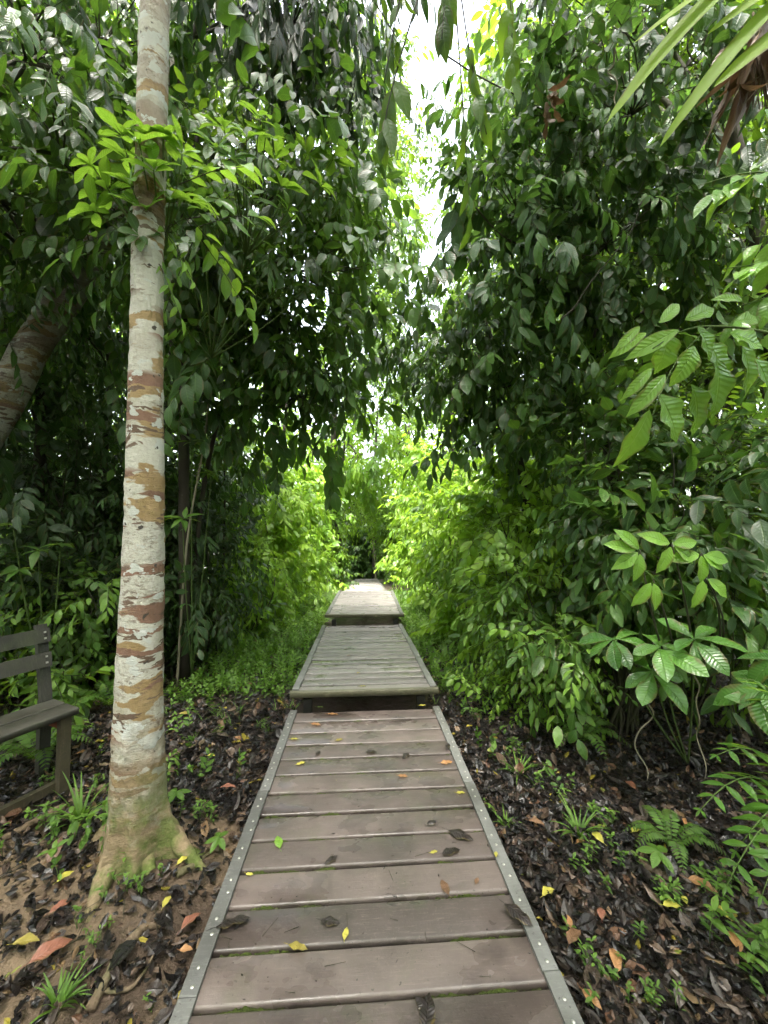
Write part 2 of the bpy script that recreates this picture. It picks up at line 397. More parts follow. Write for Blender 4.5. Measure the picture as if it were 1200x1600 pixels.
def plankmat(name, a, b, wet=.5, grime=(.03,.028,.02), gr=.5, alga=(.06,.075,.03)):
    m, nt, out=newmat(name); co=objco(nt)
    at=nt.nodes.new('ShaderNodeAttribute'); at.attribute_name='luv'
    sp=nt.nodes.new('ShaderNodeSeparateXYZ'); lk(nt, at.outputs['Vector'], sp.inputs[0])
    n1=noise(nt, co, 3.1, 5, .6); n2=noise(nt, co, 90, 5, .7); n3=noise(nt, mapping(nt, co, (1, 7, 7)), 5, 6, .65)
    col=mix(nt, n3, a, b)
    col=mix(nt, .6, col, mix(nt, sp.outputs[2], tuple(v*.8 for v in a), tuple(v*1.15 for v in b)))
    col=mix(nt, math_(nt, 'MULTIPLY', ramp(nt, n1, [(.42, (0, 0, 0)), (.68, (1, 1, 1))]), gr), col, grime)
    col=mix(nt, math_(nt, 'MULTIPLY', ramp(nt, n2, [(.55, (0, 0, 0)), (.75, (1, 1, 1))]), .35), col, (b[0]*1.5, b[1]*1.5, b[2]*1.5))
    alg=noise(nt, mapping(nt, co, (1, 1, 1), (4, 2, 0)), 6, 5, .6)
    col=mix(nt, ramp(nt, alg, [(.56, (0, 0, 0)), (.72, (.35, .35, .35))]), col, alga)
    sc=noise(nt, mapping(nt, co, (1.2, 14, 1), (3, 1, 0)), 9, 6, .7)
    col=mix(nt, ramp(nt, sc, [(.55, (0, 0, 0)), (.68, (.4, .4, .4))]), col, tuple(min(1, v*1.5) for v in b))
    spk=noise(nt, mapping(nt, co, (1, 1, 1), (9, 4, 0)), 55, 3, .6)
    col=mix(nt, ramp(nt, spk, [(.66, (0, 0, 0)), (.70, (.8, .8, .8))]), col, grime)
    n4=noise(nt, mapping(nt, co, (1, 1.6, 1), (1, 2, 3)), 2.3, 4, .6)
    col=mix(nt, ramp(nt, n4, [(.34, (.55*wet,)*3), (.50, (0, 0, 0))]), col, (a[0]*.55, a[1]*.55, a[2]*.55))
    rg=ramp(nt, n4, [(.40, (.55-.35*wet,)*3), (.62, (.66,)*3)])
    h=math_(nt, 'ADD', math_(nt, 'MULTIPLY', n2, .5), n3)
    principled(nt, out, col, rg, .5, h, .35, .004); return m
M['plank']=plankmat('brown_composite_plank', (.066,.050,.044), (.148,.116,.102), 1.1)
M['plank_far']=plankmat('weathered_glare_plank', (.15,.135,.125), (.20,.182,.168), .9, gr=.15, alga=(.13,.12,.10))  # paler weathered planks, with the wet glare put into the colour
M['strip']=plankmat('grey_green_strip', (.068,.067,.063), (.18,.178,.165), .4, gr=.5, alga=(.085,.085,.07))
M['beam']=plankmat('mossy_beam', (.09,.085,.05), (.19,.17,.11), .3, gr=.4)
M['joist']=plankmat('dark_joist', (.012,.011,.009), (.03,.025,.02), .3)
M['bench']=plankmat('old_bench_wood', (.016,.016,.012), (.062,.058,.046), .4, gr=.6)
M['benchleg']=plankmat('bench_leg_wood', (.04,.032,.018), (.11,.09,.05), .3, gr=.4)
def simple(name, c, r=.5, s=.5, metal=0):
    m, nt, out=newmat(name); co=objco(nt); n=noise(nt, co, 40, 3)
    p=principled(nt, out, mix(nt, n, tuple(x*.75 for x in c), tuple(min(1, x*1.2) for x in c)), r, s, n, .2, .003)
    p.inputs['Metallic'].default_value=metal; return m
M['screw']=simple('screw_metal', (.40,.39,.35), .4, .5, .7)
M['rust']=simple('rusty_wood', (.15,.035,.015), .7)
def mossmat():
    m, nt, out=newmat('moss'); co=objco(nt); n=noise(nt, co, 35, 5); f=noise(nt, co, 220, 4)
    col=mix(nt, n, (.022,.026,.010), (.085,.12,.016)); col=mix(nt, math_(nt, 'MULTIPLY', f, .5), col, (.03,.035,.01))
    principled(nt, out, col, .9, .2, f, 1, .01); return m
M['moss']=mossmat()
def groundmat():
    m, nt, out=newmat('forest_floor'); co=gpos(nt)
    n1=noise(nt, co, 2.2, 6, .6); n2=noise(nt, co, 18, 6, .65); n3=noise(nt, co, 70, 5, .7)
    humus=mix(nt, n2, (.018,.012,.009), (.075,.052,.036))
    clay=mix(nt, n2, (.085,.06,.038), (.27,.19,.115))
    clay=mix(nt, ramp(nt, n1, [(.40, (0, 0, 0)), (.56, (.85, .85, .85))]), clay, (.045,.028,.018))
    # bare clay worn open beside the trunk
    vm=nt.nodes.new('ShaderNodeVectorMath'); vm.operation='DISTANCE'; lk(nt, mapping(nt, co, (.8, 1, 0)), vm.inputs[0]); vm.inputs[1].default_value=(-.98, 1.45, 0)
    f=math_(nt, 'SUBTRACT', 1.1, math_(nt, 'ADD', math_(nt, 'MULTIPLY', vm.outputs[1], .8), math_(nt, 'MULTIPLY', math_(nt, 'SUBTRACT', n1, .5), 2.0)), True)
    col=mix(nt, math_(nt, 'MULTIPLY', f, 2, True), humus, clay)
    gg=ramp(nt, noise(nt, co, .9, 5), [(.5, (0, 0, 0)), (.6, (.8, .8, .8))])
    sp=nt.nodes.new('ShaderNodeSeparateXYZ'); lk(nt, co, sp.inputs[0])
    far=ramp(nt, math_(nt, 'MULTIPLY', sp.outputs[1], .1), [(.40, (0, 0, 0)), (.60, (1, 1, 1))])
    col=mix(nt, math_(nt, 'MULTIPLY', gg, far), col, (.05,.08,.02))
    h=math_(nt, 'ADD', n2, math_(nt, 'MULTIPLY', n3, .5))
    principled(nt, out, col, ramp(nt, n1, [(.4, (.35,)*3), (.6, (.75,)*3)]), .4, h, .8, .03); return m
M['floor']=groundmat()
def littermat(name, solid=None):
    m, nt, out=newmat(name)
    at=nt.nodes.new('ShaderNodeAttribute'); at.attribute_name='luv'
    sp=nt.nodes.new('ShaderNodeSeparateXYZ'); lk(nt, at.outputs['Vector'], sp.inputs[0]); u, v, t=sp.outputs
    co=objco(nt); n=noise(nt, co, 45, 5, .65)
    col=ramp(nt, t, [(0, (.013,.012,.012)), (.20, (.027,.022,.020)), (.40, (.052,.040,.034)), (.58, (.090,.064,.050)), (.76, (.15,.10,.070)), (.89, (.17,.09,.055)), (.925, (.25,.16,.085)), (.965, (.42,.34,.05)), (.985, (.30,.34,.06))], 'CONSTANT')
    col=mix(nt, math_(nt, 'MULTIPLY', n, .45), col, (.02,.014,.01))
    av=math_(nt, 'ABSOLUTE', v); mid=math_(nt, 'SUBTRACT', 1, math_(nt, 'MULTIPLY', av, 12), True)
    fr=math_(nt, 'FRACT', math_(nt, 'SUBTRACT', math_(nt, 'MULTIPLY', u, 9), math_(nt, 'MULTIPLY', av, 1.5)))
    h=math_(nt, 'ADD', math_(nt, 'MULTIPLY', mid, -1), math_(nt, 'ADD', fr, n))
    p=principled(nt, out, col, ramp(nt, n, [(.4, (.2,)*3), (.65, (.55,)*3)]), .55, h, .8, .006, link=False)
    tr=nt.nodes.new('ShaderNodeBsdfTranslucent'); lk(nt, col, tr.inputs[0])
    ms=nt.nodes.new('ShaderNodeMixShader'); ms.inputs[0].default_value=.15
    lk(nt, p.outputs[0], ms.inputs[1]); lk(nt, tr.outputs[0], ms.inputs[2]); lk(nt, ms.outputs[0], out.inputs[0])
    return m
M['litter']=littermat('leaf_litter')

# ================================================================== GROUND
xs=np.concatenate([np.linspace(-60, -4, 24), np.linspace(-3.9, 3.9, 210), np.linspace(4, 60, 24)])
ys=np.concatenate([np.linspace(-40, -1, 14), np.linspace(-.9, 6, 200), np.linspace(6.15, 30, 80), np.linspace(33, 80, 14)])
X, Y=np.meshgrid(xs, ys); Z=gz(X, Y)+RS.normal(0, .003, X.shape)
V=np.stack([X, Y, Z], -1).reshape(-1, 3); nx=len(xs)
i=np.arange(len(ys)-1)[:, None]*nx; j=np.arange(nx-1)[None]
T=np.concatenate([np.stack([i+j, i+j+1, i+nx+j], -1).reshape(-1, 3), np.stack([i+j+1, i+nx+j+1, i+nx+j], -1).reshape(-1, 3)])
mb=MB(); mb.add(V, T); tag(mb.build('ground', [M['floor']]), 'dark wet forest floor of humus and bare clay', 'ground', kind='structure')

# ================================================================== BOARDWALK
def frame_axes(p0, p1):
    y=nz(np.array(p1, float)-np.array(p0, float)); x=nz(np.cross(y, [0, 0, 1.0])); z=np.cross(x, y)
    return np.array([x, y, z])
def section(label, p0, p1, seam, width=1.24, pitch=.1635, gap=.016, matP='plank', screws=True, moss=True, legs=True, endbeam=True):
    p0=np.array(p0, float); p1=np.array(p1, float)
    t=thing('boardwalk_section', label, 'boardwalk', (p0[0], p0[1], p0[2]), 'boardwalk sections leading into the forest')
    ax=frame_axes(p0, p1); Ln=np.linalg.norm(p1-p0); o=p0
    def at(x, y, z): return o+ax[0]*x+ax[1]*y+ax[2]*z
    dk=MB(); y=seam
    while y > 0: y -= pitch
    bounds=[]
    while y < Ln-0.01:
        a=max(y+gap/2, 0.0); b=min(y+pitch-gap/2, Ln)
        if b-a > .03: bounds.append((a, b))
        y += pitch
    for a, b in bounds:
        tw=RS.normal(0, .0025); dz=RS.normal(0, .0015)
        axx=ax.copy(); axx[0]=nz(ax[0]+ax[1]*tw+ax[2]*RS.normal(0, .0012)); axx[1]=nz(ax[1]-ax[0]*tw)
        box(dk, at(RS.normal(0, .002), (a+b)/2, -.02+dz), (width-.02, b-a, .04), 0, axx, (0, 0, float(RS.uniform(0, 1))), bev=.009)
    dk.build('decking', [M[matP]], t)
    for s in (-1, 1):
        st=MB(); n=max(2, int(Ln/.9)); xx=s*(width/2-.028)
        for q in range(n):
            y0=Ln*q/n+.001; y1=Ln*(q+1)/n-.001
            box(st, at(xx+RS.normal(0, .003), (y0+y1)/2, .008), (.056, y1-y0, .014), 0, ax, (0, 0, float(RS.uniform(0, 1))), bev=.003)
        if screws:
            for a, b in bounds:
                for c in ((a+b)/2-.028, (a+b)/2+.028):
                    cx=xx+RS.normal(0, .003); ang=np.linspace(0, 2*PI, 10, endpoint=False)
                    zz=.0155
                    ring=[at(cx+.0065*math.cos(g), c+.0065*math.sin(g), zz) for g in ang]+[at(cx+.0045*math.cos(g), c+.0045*math.sin(g), zz+.0022) for g in ang]+[at(cx, c, zz+.0026)]
                    F=[]
                    for k in range(10):
                        m_=(k+1) % 10; F += [(k, m_, 10+k), (m_, 10+m_, 10+k), (10+k, 10+m_, 20)]
                    st.add(ring, F, 1)
        st.build('edge_strip', [M['strip'], M['screw']], t)
    jo=MB()
    for xx in (-width/2+.08, 0.0, width/2-.08):
        box(jo, at(xx, Ln/2+(.12 if endbeam else 0), -.074), (.05, Ln-.02-(.24 if endbeam else 0), .06), 0, ax)
    jo.build('joists', [M['joist']], t)
    if endbeam:
        eb=MB(); box(eb, at(0, -.0235, -.018), (width+.02, .045, .048), 0, ax, bev=.006); eb.build('end_beam', [M['beam']], t)
    if legs:
        for yy in ([.12, Ln-.15] if Ln < 4 else [.1, Ln*.5, Ln-.1]):
            for s in (-1, 1):
                lg=MB(); c=at(s*(width/2-.12), yy, 0); g=float(gz(c[0], c[1]))-.05; top=c[2]-.106
                if top-g > .02:
                    box(lg, (c[0], c[1], (top+g)/2), (.07, .07, top-g), 0); lg.build('leg', [M['joist']], t)
    if moss:
        ms=MB()
        for a, b in bounds[:-1]:
            yc=b+gap/2; N=150; M_=4
            x=np.linspace(-width/2+.07, width/2-.07, N); w=np.linspace(-gap*.55, gap*.55, M_)
            XX, WW=np.meshgrid(x, w)
            H=-.016+.009*np.sin(XX*31+yc*50)*np.sin(XX*7+yc*9)+RS.normal(0, .003, XX.shape)-.02*(np.sin(XX*5.3+yc*37) > .35)
            P=o+XX[..., None]*ax[0]+(yc+WW)[..., None]*ax[1]+H[..., None]*ax[2]
            ii=np.arange(M_-1)[:, None]*N; jj=np.arange(N-1)[None]
            TT=np.concatenate([np.stack([ii+jj, ii+jj+1, ii+N+jj], -1).reshape(-1, 3), np.stack([ii+jj+1, ii+N+jj+1, ii+N+jj], -1).reshape(-1, 3)])
            ms.add(P.reshape(-1, 3), TT)
        o_=ms.build('moss', [M['moss']], t); o_['kind']='stuff'
    return t
y_start=-0.62
section('nearest brown plank boardwalk section with screwed grey edge strips, moss in the gaps', (.055, y_start, 0), (.055, 3.27, 0), (1.2985-y_start) % .1635, endbeam=False, legs=False)
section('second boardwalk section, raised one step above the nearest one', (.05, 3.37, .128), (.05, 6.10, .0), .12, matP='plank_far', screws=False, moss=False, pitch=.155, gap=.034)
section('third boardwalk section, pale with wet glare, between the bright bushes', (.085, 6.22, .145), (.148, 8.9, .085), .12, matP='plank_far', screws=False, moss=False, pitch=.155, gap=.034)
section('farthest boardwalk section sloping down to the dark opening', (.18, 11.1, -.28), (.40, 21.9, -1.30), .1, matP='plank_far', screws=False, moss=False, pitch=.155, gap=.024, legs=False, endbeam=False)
section('short lower boardwalk section half hidden behind the third one', (.15, 9.0, -.10), (.178, 10.98, -.26), .1, matP='plank_far', screws=False, moss=False, pitch=.155, gap=.024, legs=False, endbeam=False)

# ================================================================== MAIN TREE (mottled trunk)
tb=GP(214, 1345, -.10)
def trunk_main():
    t=thing('mottled_tree', 'pale slender tree with red-brown bark bands and mossy flared base beside the boardwalk', 'tree', (tb[0], tb[1], -.15))
    zs=np.concatenate([np.linspace(-.22, .5, 34), np.linspace(.53, 4.8, 120), np.linspace(5, 11, 12)])
    na=64; A=np.linspace(0, 2*PI, na, endpoint=False)
    dT=float(np.dot(tb-CAM, FWD))
    ctr=[np.array([tb[0], tb[1], -.15])]+[W(px, py, dT) for px, py in ((216, 1193), (218, 1100), (225, 830), (229, 560), (231, 400), (240, 100), (243, 0))]
    ctr.append(ctr[-1]+np.array([.3, .1, 6.0])); ctr=np.array(ctr); cx=ctr[:, 0]; cz=ctr[:, 2]; cy=ctr[:, 1]
    rz=[-.22, .05, .20, .34, .65, 1.12, 1.49, 2.33, 2.83, 3.77, 11]; rr=[.140, .124, .117, .113, .101, .092, .085, .070, .066, .063, .04]
    V=[]
    lob=[]
    for (tx, ty, wd) in ((140, 1428, .20), (316, 1352, .20), (205, 1412, .16), (150, 1330, .25)):
        v=GP(tx, ty)-tb; lob.append((math.atan2(v[1], v[0]), max(.03, math.hypot(v[0], v[1])-.10), wd*.8))
    lob += [(.9, .08, .35), (2.2, .08, .35), (3.1, .05, .4)]
    for z in zs:
        x0=np.interp(z, cz, cx); y0=np.interp(z, cz, cy); r=np.interp(z, rz, rr)
        f=math.exp(-max(0, z+.12)/.12)
        rad=np.full(na, r)
        for (a0, amp, wd) in lob:
            dd=np.angle(np.exp(1j*(A-a0)))
            rad += amp*f*np.exp(-(dd/wd)**2/2)
        rough=.006 if z > .5 else .010
        rad *= 1+.018*np.sin(A*3+z*4)+.02*np.sin(A*5-z*6)*(1 if z < .6 else .4)+.012*np.sin(z*23+A*2)
        rad += RS.normal(0, rough*.35, na)
        V.append(np.stack([x0+rad*np.cos(A), y0+rad*np.sin(A), np.full(na, z)], -1))
    V=np.concatenate(V); n=len(zs)
    i=np.arange(n-1)[:, None]*na; j=np.arange(na)[None]; k=(j+1) % na
    T=np.concatenate([np.stack([i+j, i+k, i+na+j], -1).reshape(-1, 3), np.stack([i+k, i+na+k, i+na+j], -1).reshape(-1, 3)])
    mb=MB(); mb.add(V, T); mb.build('trunk', [M['mottled']], t)
    for pts, r in (([(233,1318,.10), (262,1335,.07), (290,1350,.035), (322,1362,-.01)], (.055,.045,.032,.010)),
                   ([(200,1335,.09), (178,1372,.05), (156,1410,.02), (134,1448,-.01)], (.062,.050,.036,.012)),
                   ([(190,1320,.08), (160,1330,.04), (128,1345,-.01)], (.05,.035,.012)),
                   ([(222,1340,.06), (230,1372,.02), (243,1398,-.01)], (.045,.03,.010))):
        P=[]
        for (px, py, dz) in pts:
            g=GP(px, py, -.11); g[2]=float(gz(g[0], g[1]))+dz; P.append(g)
        mb=MB(); tube(mb, np.array(P), r, 0, 14, lump=.10, resample=26); mb.build('root', [M['mottled']], t)
    # surface roots
    for pts, r in (([GP(255,1190), GP(300,1165), GP(340,1140), GP(352,1122), GP(405,1106)], (.022,.018,.02,.015,.008)),
                   ([GP(275,1395), GP(310,1372), GP(330,1350), GP(356,1330)], (.018,.012,.008,.004)),
                   ([GP(140,1595), GP(175,1530), GP(205,1500), GP(225,1475), GP(262,1468)], (.017,.016,.018,.012,.006)),
                   ([GP(165,1240), GP(110,1262), GP(60,1290), GP(0,1325), GP(-60,1350)], (.03,.025,.02,.018,.015)),
                   ([GP(120,1600), GP(150,1570), GP(200,1545), GP(245,1500)], (.008,.009,.007,.004)),
                   ([GP(200,1215), GP(160,1200), GP(100,1235), GP(40,1240)], (.02,.016,.014,.01))):
        mb=MB(); P=np.array(pts); P[:, 2]=gz(P[:, 0], P[:, 1])+np.array(r)*.45+.006
        P[1:-1]+=RS.normal(0, .012, P[1:-1].shape)*[1, 1, .3]; tube(mb, P, np.array(r), 0, 11, lump=.2, resample=40); mb.build('root', [M['rootm']], t)
    # high crown
    cr=MB()
    top=np.array([cx[-1]-.1, cy[-1], 9.2])
    for q in range(60):
        d=nz(np.array([RS.normal(), RS.normal(), RS.normal()*.5+.1])); p=top+d*np.array([2.6, 1.8, 1.5])*RS.uniform(.4, 1)
        if q % 3 == 0: tube(cr, [top-np.array([0, 0, .6]), (top+p)/2+np.array([0, 0, .1]), p], (.03,.018,.006), 1, 5)
    P=top+nz(RS.normal(0, 1, (330, 3)))*np.array([2.8, 1.7, 1.6])*RS.uniform(.4, 1, (330, 1))
    sprays(cr, P, RS.normal(0, 1, (330, 3))*[1, 1, .3], .5, 7, .17, .4, .4, ns=3)
    cr.build('crown', [M['mid'], M['twig']], t)
    return t
trunk_main()

# ================================================================== generic plants
def inell(c, r, n, shell=.5):
    d=nz(RS.normal(0, 1, (n, 3))); q=RS.uniform(0, 1, n)**shell
    return np.array(c)+d*np.array(r)*q[:, None], d
def B(px, py, d, rpx, rpy, rd, n):
    c=W(px, py, d); return (c, np.array([rpx/FPX*d, rd, rpy/FPX*d]), n)
FACE=-FWD
def foliage(cr, blobs, clump=5, cs=.35, mi_b=1, root=None, limb=.02, down=.35, out_=.7, **kw):
    for (c, r, n) in blobs:
        m=max(1, n//clump); sub, d=inell(c, r, m, .42)
        if root is not None:
            q=np.array(root, float); mid=q*.45+np.array(c)*.55+np.array([0, 0, .12*np.linalg.norm(np.array(c)-q)])
            tube(cr, [q, mid, c], (limb, limb*.7, limb*.4), mi_b, 6, lump=.08, resample=9)
            lim=sub[:: max(1, m//14)]
            for s in lim:
                tube(cr, [c+(q-c)*.12, (np.array(c)+s)/2+RS.normal(0, .05, 3)*np.linalg.norm(r), s], (limb*.4, limb*.25, .004), mi_b, 4, resample=6)
        P=np.repeat(sub, clump, 0)+RS.normal(0, cs, (m*clump, 3))*np.minimum(1, np.array(r)/.6)*.6
        D=np.repeat(d, clump, 0)*out_+RS.normal(0, .55, (m*clump, 3))-np.array([0, 0, down])
        k2=dict(kw); tb_=k2.pop('t0', .5)
        sz=np.repeat(np.clip(np.exp(RS.normal(0, .26, m)), .6, 1.4), clump); k2['L']=k2['L']*sz; k2['ln']=k2['ln']*sz; k2['hang']=k2['hang']*np.repeat(np.exp(RS.normal(0, .45, m)), clump)
        wv=np.repeat(np.exp(RS.normal(0, .2, m)), clump)*k2['wr']; k2['wr']=np.tile(wv, k2['k'])
        ct=RS.normal(0, .2, m)+np.where(RS.uniform(0, 1, m) < .12, .45, 0)
        sprays(cr, P, D, t0=tb_+np.repeat(ct, clump), **k2)

KW={
 'dark': dict(ln=.42, k=8, L=.165, wr=.40, hang=.75, ns=5, curl=.6, fold=.25, wav=.10),
 'blue': dict(ln=.38, k=8, L=.165, wr=.42, hang=.85, ns=5, curl=.6, fold=.25, wav=.12),
 'mid':  dict(ln=.42, k=9, L=.13, wr=.38, hang=.5, ns=4, curl=.6, fold=.2),
 'lime': dict(ln=.45, k=8, L=.175, wr=.40, hang=.45, ns=4, curl=.6, fold=.2),
 'small':dict(ln=.35, k=9, L=.085, wr=.42, hang=.4, ns=4, curl=.5, fold=.2),
 'big':  dict(ln=.6, k=8, L=.26, wr=.38, hang=.9, ns=4, curl=.6, fold=.2),
 'long': dict(ln=.5, k=9, L=.24, wr=.24, hang=2.6, ns=5, curl=.2, fold=.2, shape='lan'),
 'tall': dict(ln=.6, k=8, L=.20, wr=.42, hang=.4, ns=3, curl=.5, fold=.2, tr=.004),
}
def kwm(kind_, **o): d=dict(KW[kind_]); d.update(o); return d

def tree(name, label, trunk, rad, blobs, mat, kw, cat='tree', bark='bark', group=None, limb=.035, part='crown', clump=5, fork=None, branch_at=.75, mat2=None, cs=.35, down=.35):
    trunk=np.array(trunk, float); b=trunk[0]
    t=thing(name, label, cat, b, group)
    mb=MB(); tube(mb, trunk, rad, 0, 12, lump=.06, resample=22)
    mb.build('trunk', [M[bark]], t)
    cr=MB()
    f=branch_at*(len(trunk)-1); i=int(f)
    i=min(i, len(trunk)-2); rt=trunk[i]+(trunk[i+1]-trunk[i])*(f-i)
    foliage(cr, blobs, clump=clump, root=rt, limb=limb, cs=cs, down=down, **kw)
    cr.build(part, [M[mat], M['twig']], t)
    return t
def shrub(name, label, base, blobs, mat, kw, cat='shrub', group=None, nst=5, stem_r=.012, clump=5, smat='twig', down=.1, cs=.25):
    base=np.array([base[0], base[1], float(gz(base[0], base[1]))])
    t=thing(name, label, cat, base, group)
    st=MB()
    for (c, r, n) in blobs:
        for q in range(nst):
            e=np.array(c)+RS.uniform(-.6, .6, 3)*r; b=base+np.array([RS.normal(0, .08), RS.normal(0, .08), -.02])
            tube(st, [b, b*.5+e*.5+np.array([RS.normal(0, .08), RS.normal(0, .08), .15]), e], (stem_r, stem_r*.8, stem_r*.35), 0, 5, resample=8)
    build_split(st, 'stem', [M[smat]], t)
    cr=MB(); foliage(cr, blobs, clump=clump, cs=cs, down=down, **kw)
    cr.build('foliage', [M[mat], M['twig']], t)
    return t

# ---- distant forest closing the view on every side
def mass():
    mb=MB(); n=9500
    a=RS.uniform(0, 2*PI, n); r=RS.uniform(15, 34, n)
    x=r*np.sin(a); y=6+r*np.cos(a); z=RS.uniform(0, 1, n)**.8*17-1.5
    lim=np.where(y < 0, 8.0, 17.0); z=np.minimum(z, lim*RS.uniform(.6, 1, n))
    # leave the corridor of sky over the path open
    keep=~((np.abs(x-.25-.165*y) < .085*y) & (y > 0) & (z > .46*y))
    keep &= ~((np.abs(x) < 1.6) & (y < 24) & (y > 0))
    P=np.stack([x, y, z], -1)[keep]
    sprays(mb, P, RS.normal(0, 1, P.shape)*[1, 1, .4], 1.3, 9, .52, .48, .5, ns=3, tr=.01, curl=.4)
    tag(mb.build('distant_forest', [M['tall'], M['twig']]), 'dense far-off rainforest closing the view behind the bushes', 'forest', kind='stuff')
mass()

def shade_canopy():  # added foliage overhead, put in to shade the near walk and side woods
    mb=MB(); n=1250
    x=RS.uniform(-8, 8, n); y=RS.uniform(-10, 1.4, n); z=RS.uniform(7.2, 10.5, n)
    keep=~((np.abs(x-.6) < 1.0+.0*y) & (y > 1.5))
    n2=650; sx=RS.uniform(2.9, 10, n2)*np.where(RS.uniform(0, 1, n2) < .5, -1, 1); sy=RS.uniform(3, 13, n2); k2=~((np.abs(sx) < 3.6) & (sy > 8))
    P=np.vstack([np.stack([x, y, z], -1)[keep], np.stack([sx, sy, RS.uniform(8.8, 11, n2)], -1)[k2]])
    sprays(mb, P, RS.normal(0, 1, P.shape)*[1, 1, .3], 1.1, 9, .42, .48, .4, ns=3, tr=.008, curl=.4)
    tag(mb.build('shade_canopy', [M['tall'], M['twig']]), 'added high foliage shading the near boardwalk and side woods', 'shade_canopy', kind='stuff')
shade_canopy()

LG='trees of the dark wood left of the path'; RG='trees of the dark wood right of the path'
def woodtree(label, x, y, r, h, mat, kw, n, group, lean=(0, 0), zlo=.4, bark='bark', w=1.5, trad=.11):
    g=float(gz(x, y)); nb=5
    tr=[(x, y, g-.05), (x+lean[0]*.3, y+lean[1]*.3, h*.35), (x+lean[0]*.7, y+lean[1]*.7, h*.7), (x+lean[0], y+lean[1], h)]
    bl=[]
    for q in range(nb):
        z=zlo+(h+.6-zlo)*q/(nb-1)
        f=q/(nb-1)
        bl.append((np.array([x+lean[0]*f+RS.normal(0, .3), y+lean[1]*f+RS.normal(0, .3), z]), np.array([w*RS.uniform(.8, 1.15), w*RS.uniform(.8, 1.1), (h-zlo)/nb*.8]), n//nb))
    return tree('rainforest_tree', label, tr, (trad, trad*.8, trad*.6, trad*.3), bl, mat, kw, group=group, bark=bark, branch_at=.6, limb=.03)
k1=kwm('mid', L=.17, ns=3, k=9); k2=kwm('dark', L=.19, ns=3)
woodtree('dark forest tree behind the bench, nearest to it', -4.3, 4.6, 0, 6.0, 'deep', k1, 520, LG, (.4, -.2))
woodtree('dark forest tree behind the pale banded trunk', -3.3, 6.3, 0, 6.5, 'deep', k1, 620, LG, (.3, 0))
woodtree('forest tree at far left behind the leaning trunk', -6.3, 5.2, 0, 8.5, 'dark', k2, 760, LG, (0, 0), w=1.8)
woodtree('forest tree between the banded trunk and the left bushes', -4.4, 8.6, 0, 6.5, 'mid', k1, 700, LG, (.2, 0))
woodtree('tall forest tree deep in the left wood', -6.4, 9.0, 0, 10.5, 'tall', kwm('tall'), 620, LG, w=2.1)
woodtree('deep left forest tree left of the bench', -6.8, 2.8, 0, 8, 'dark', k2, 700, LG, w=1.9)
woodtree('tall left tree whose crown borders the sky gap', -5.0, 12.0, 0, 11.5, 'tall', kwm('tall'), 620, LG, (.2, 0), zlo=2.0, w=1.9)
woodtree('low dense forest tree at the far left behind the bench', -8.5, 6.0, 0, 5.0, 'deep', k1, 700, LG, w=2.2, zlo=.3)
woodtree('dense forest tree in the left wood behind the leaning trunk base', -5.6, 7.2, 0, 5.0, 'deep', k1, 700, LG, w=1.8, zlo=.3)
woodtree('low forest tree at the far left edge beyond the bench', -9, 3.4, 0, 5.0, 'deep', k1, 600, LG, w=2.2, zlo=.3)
woodtree('right forest tree behind the long-leaved thicket', 4.3, 4.4, 0, 7.5, 'mid', k1, 640, RG, (-.1, 0), w=1.5)
woodtree('right forest tree behind the bright right-hand branch', 5.6, 3.2, 0, 8.0, 'dark', k2, 640, RG, w=1.7)
woodtree('right forest tree behind the lime bushes', 4.7, 7.2, 0, 7.0, 'mid', k1, 700, RG, (0, 0))
woodtree('right forest tree with high crown beside the sky gap', 5.7, 10.8, 0, 11.5, 'tall', kwm('tall'), 620, RG, (0, 0), w=2.0)
woodtree('tall forest tree deep in the right wood', 7.2, 7.0, 0, 11, 'tall', kwm('tall'), 620, RG, w=2.2)
woodtree('far right forest tree at the edge of view', 6.6, 1.6, 0, 7, 'dark', k2, 500, RG, w=1.7)

# ---- far centre: trees behind the opening, lit by the open sky
FG='sunlit trees at the end of the path'
def fartree(label, blobs, base, h, mat='lime', kw=None, bark='bark', tr=.12):
    g=float(gz(*base)); kw=kw or kwm('tall', L=.24)
    return tree('rainforest_tree', label, [(base[0], base[1], g), (base[0], base[1], h*.5), (base[0]+.2, base[1], h)], (tr, tr*.7, tr*.4), blobs, mat, kw, group=FG, bark=bark, branch_at=1.0, limb=.05)
fartree('sunlit tree arching over the dark opening from the left', [B(520,730,19,70,60,2.5,330), B(490,800,17,50,60,2,240), B(545,800,20,40,40,2,130)], (-2.6, 19), 6, 'lime', kwm('tall', L=.22))
fartree('sunlit tree arching over the dark opening from the right', [B(650,700,20,70,70,2.5,380), B(640,790,19,60,60,2,260), B(590,790,22,40,45,2,150)], (2.4, 20), 7, 'lime', kwm('tall', L=.22))
fartree('large-leaved pale tree in the centre above the opening', [B(560,715,17,55,50,1.4,150)], (-.9, 17.6), 5.5, 'lime', kwm('big', L=.40, wr=.3))
fartree('tall far tree left of the sky gap', [B(560,480,17,55,110,2.5,300), B(600,330,17,45,110,2.5,240), B(575,180,16,55,90,2.5,230), B(540,600,18,60,50,2,160)], (-1.2, 17.8), 14, 'tall', kwm('tall', L=.25), tr=.2)
fartree('far tree standing right of the sky gap', [B(745,560,17,55,80,2.5,240), B(790,430,16,70,120,2.5,300), B(830,200,15,60,150,2.5,280), B(690,600,20,50,45,2,120)], (4.4, 18), 13, 'tall', kwm('tall', L=.25), tr=.2)
fartree('far tree in the middle with its top showing below the white sky', [B(625,600,23,80,50,2.5,240), B(660,560,24,60,30,2,70)], (.9, 23.5), 9, 'tall', kwm('tall', L=.28), tr=.15)
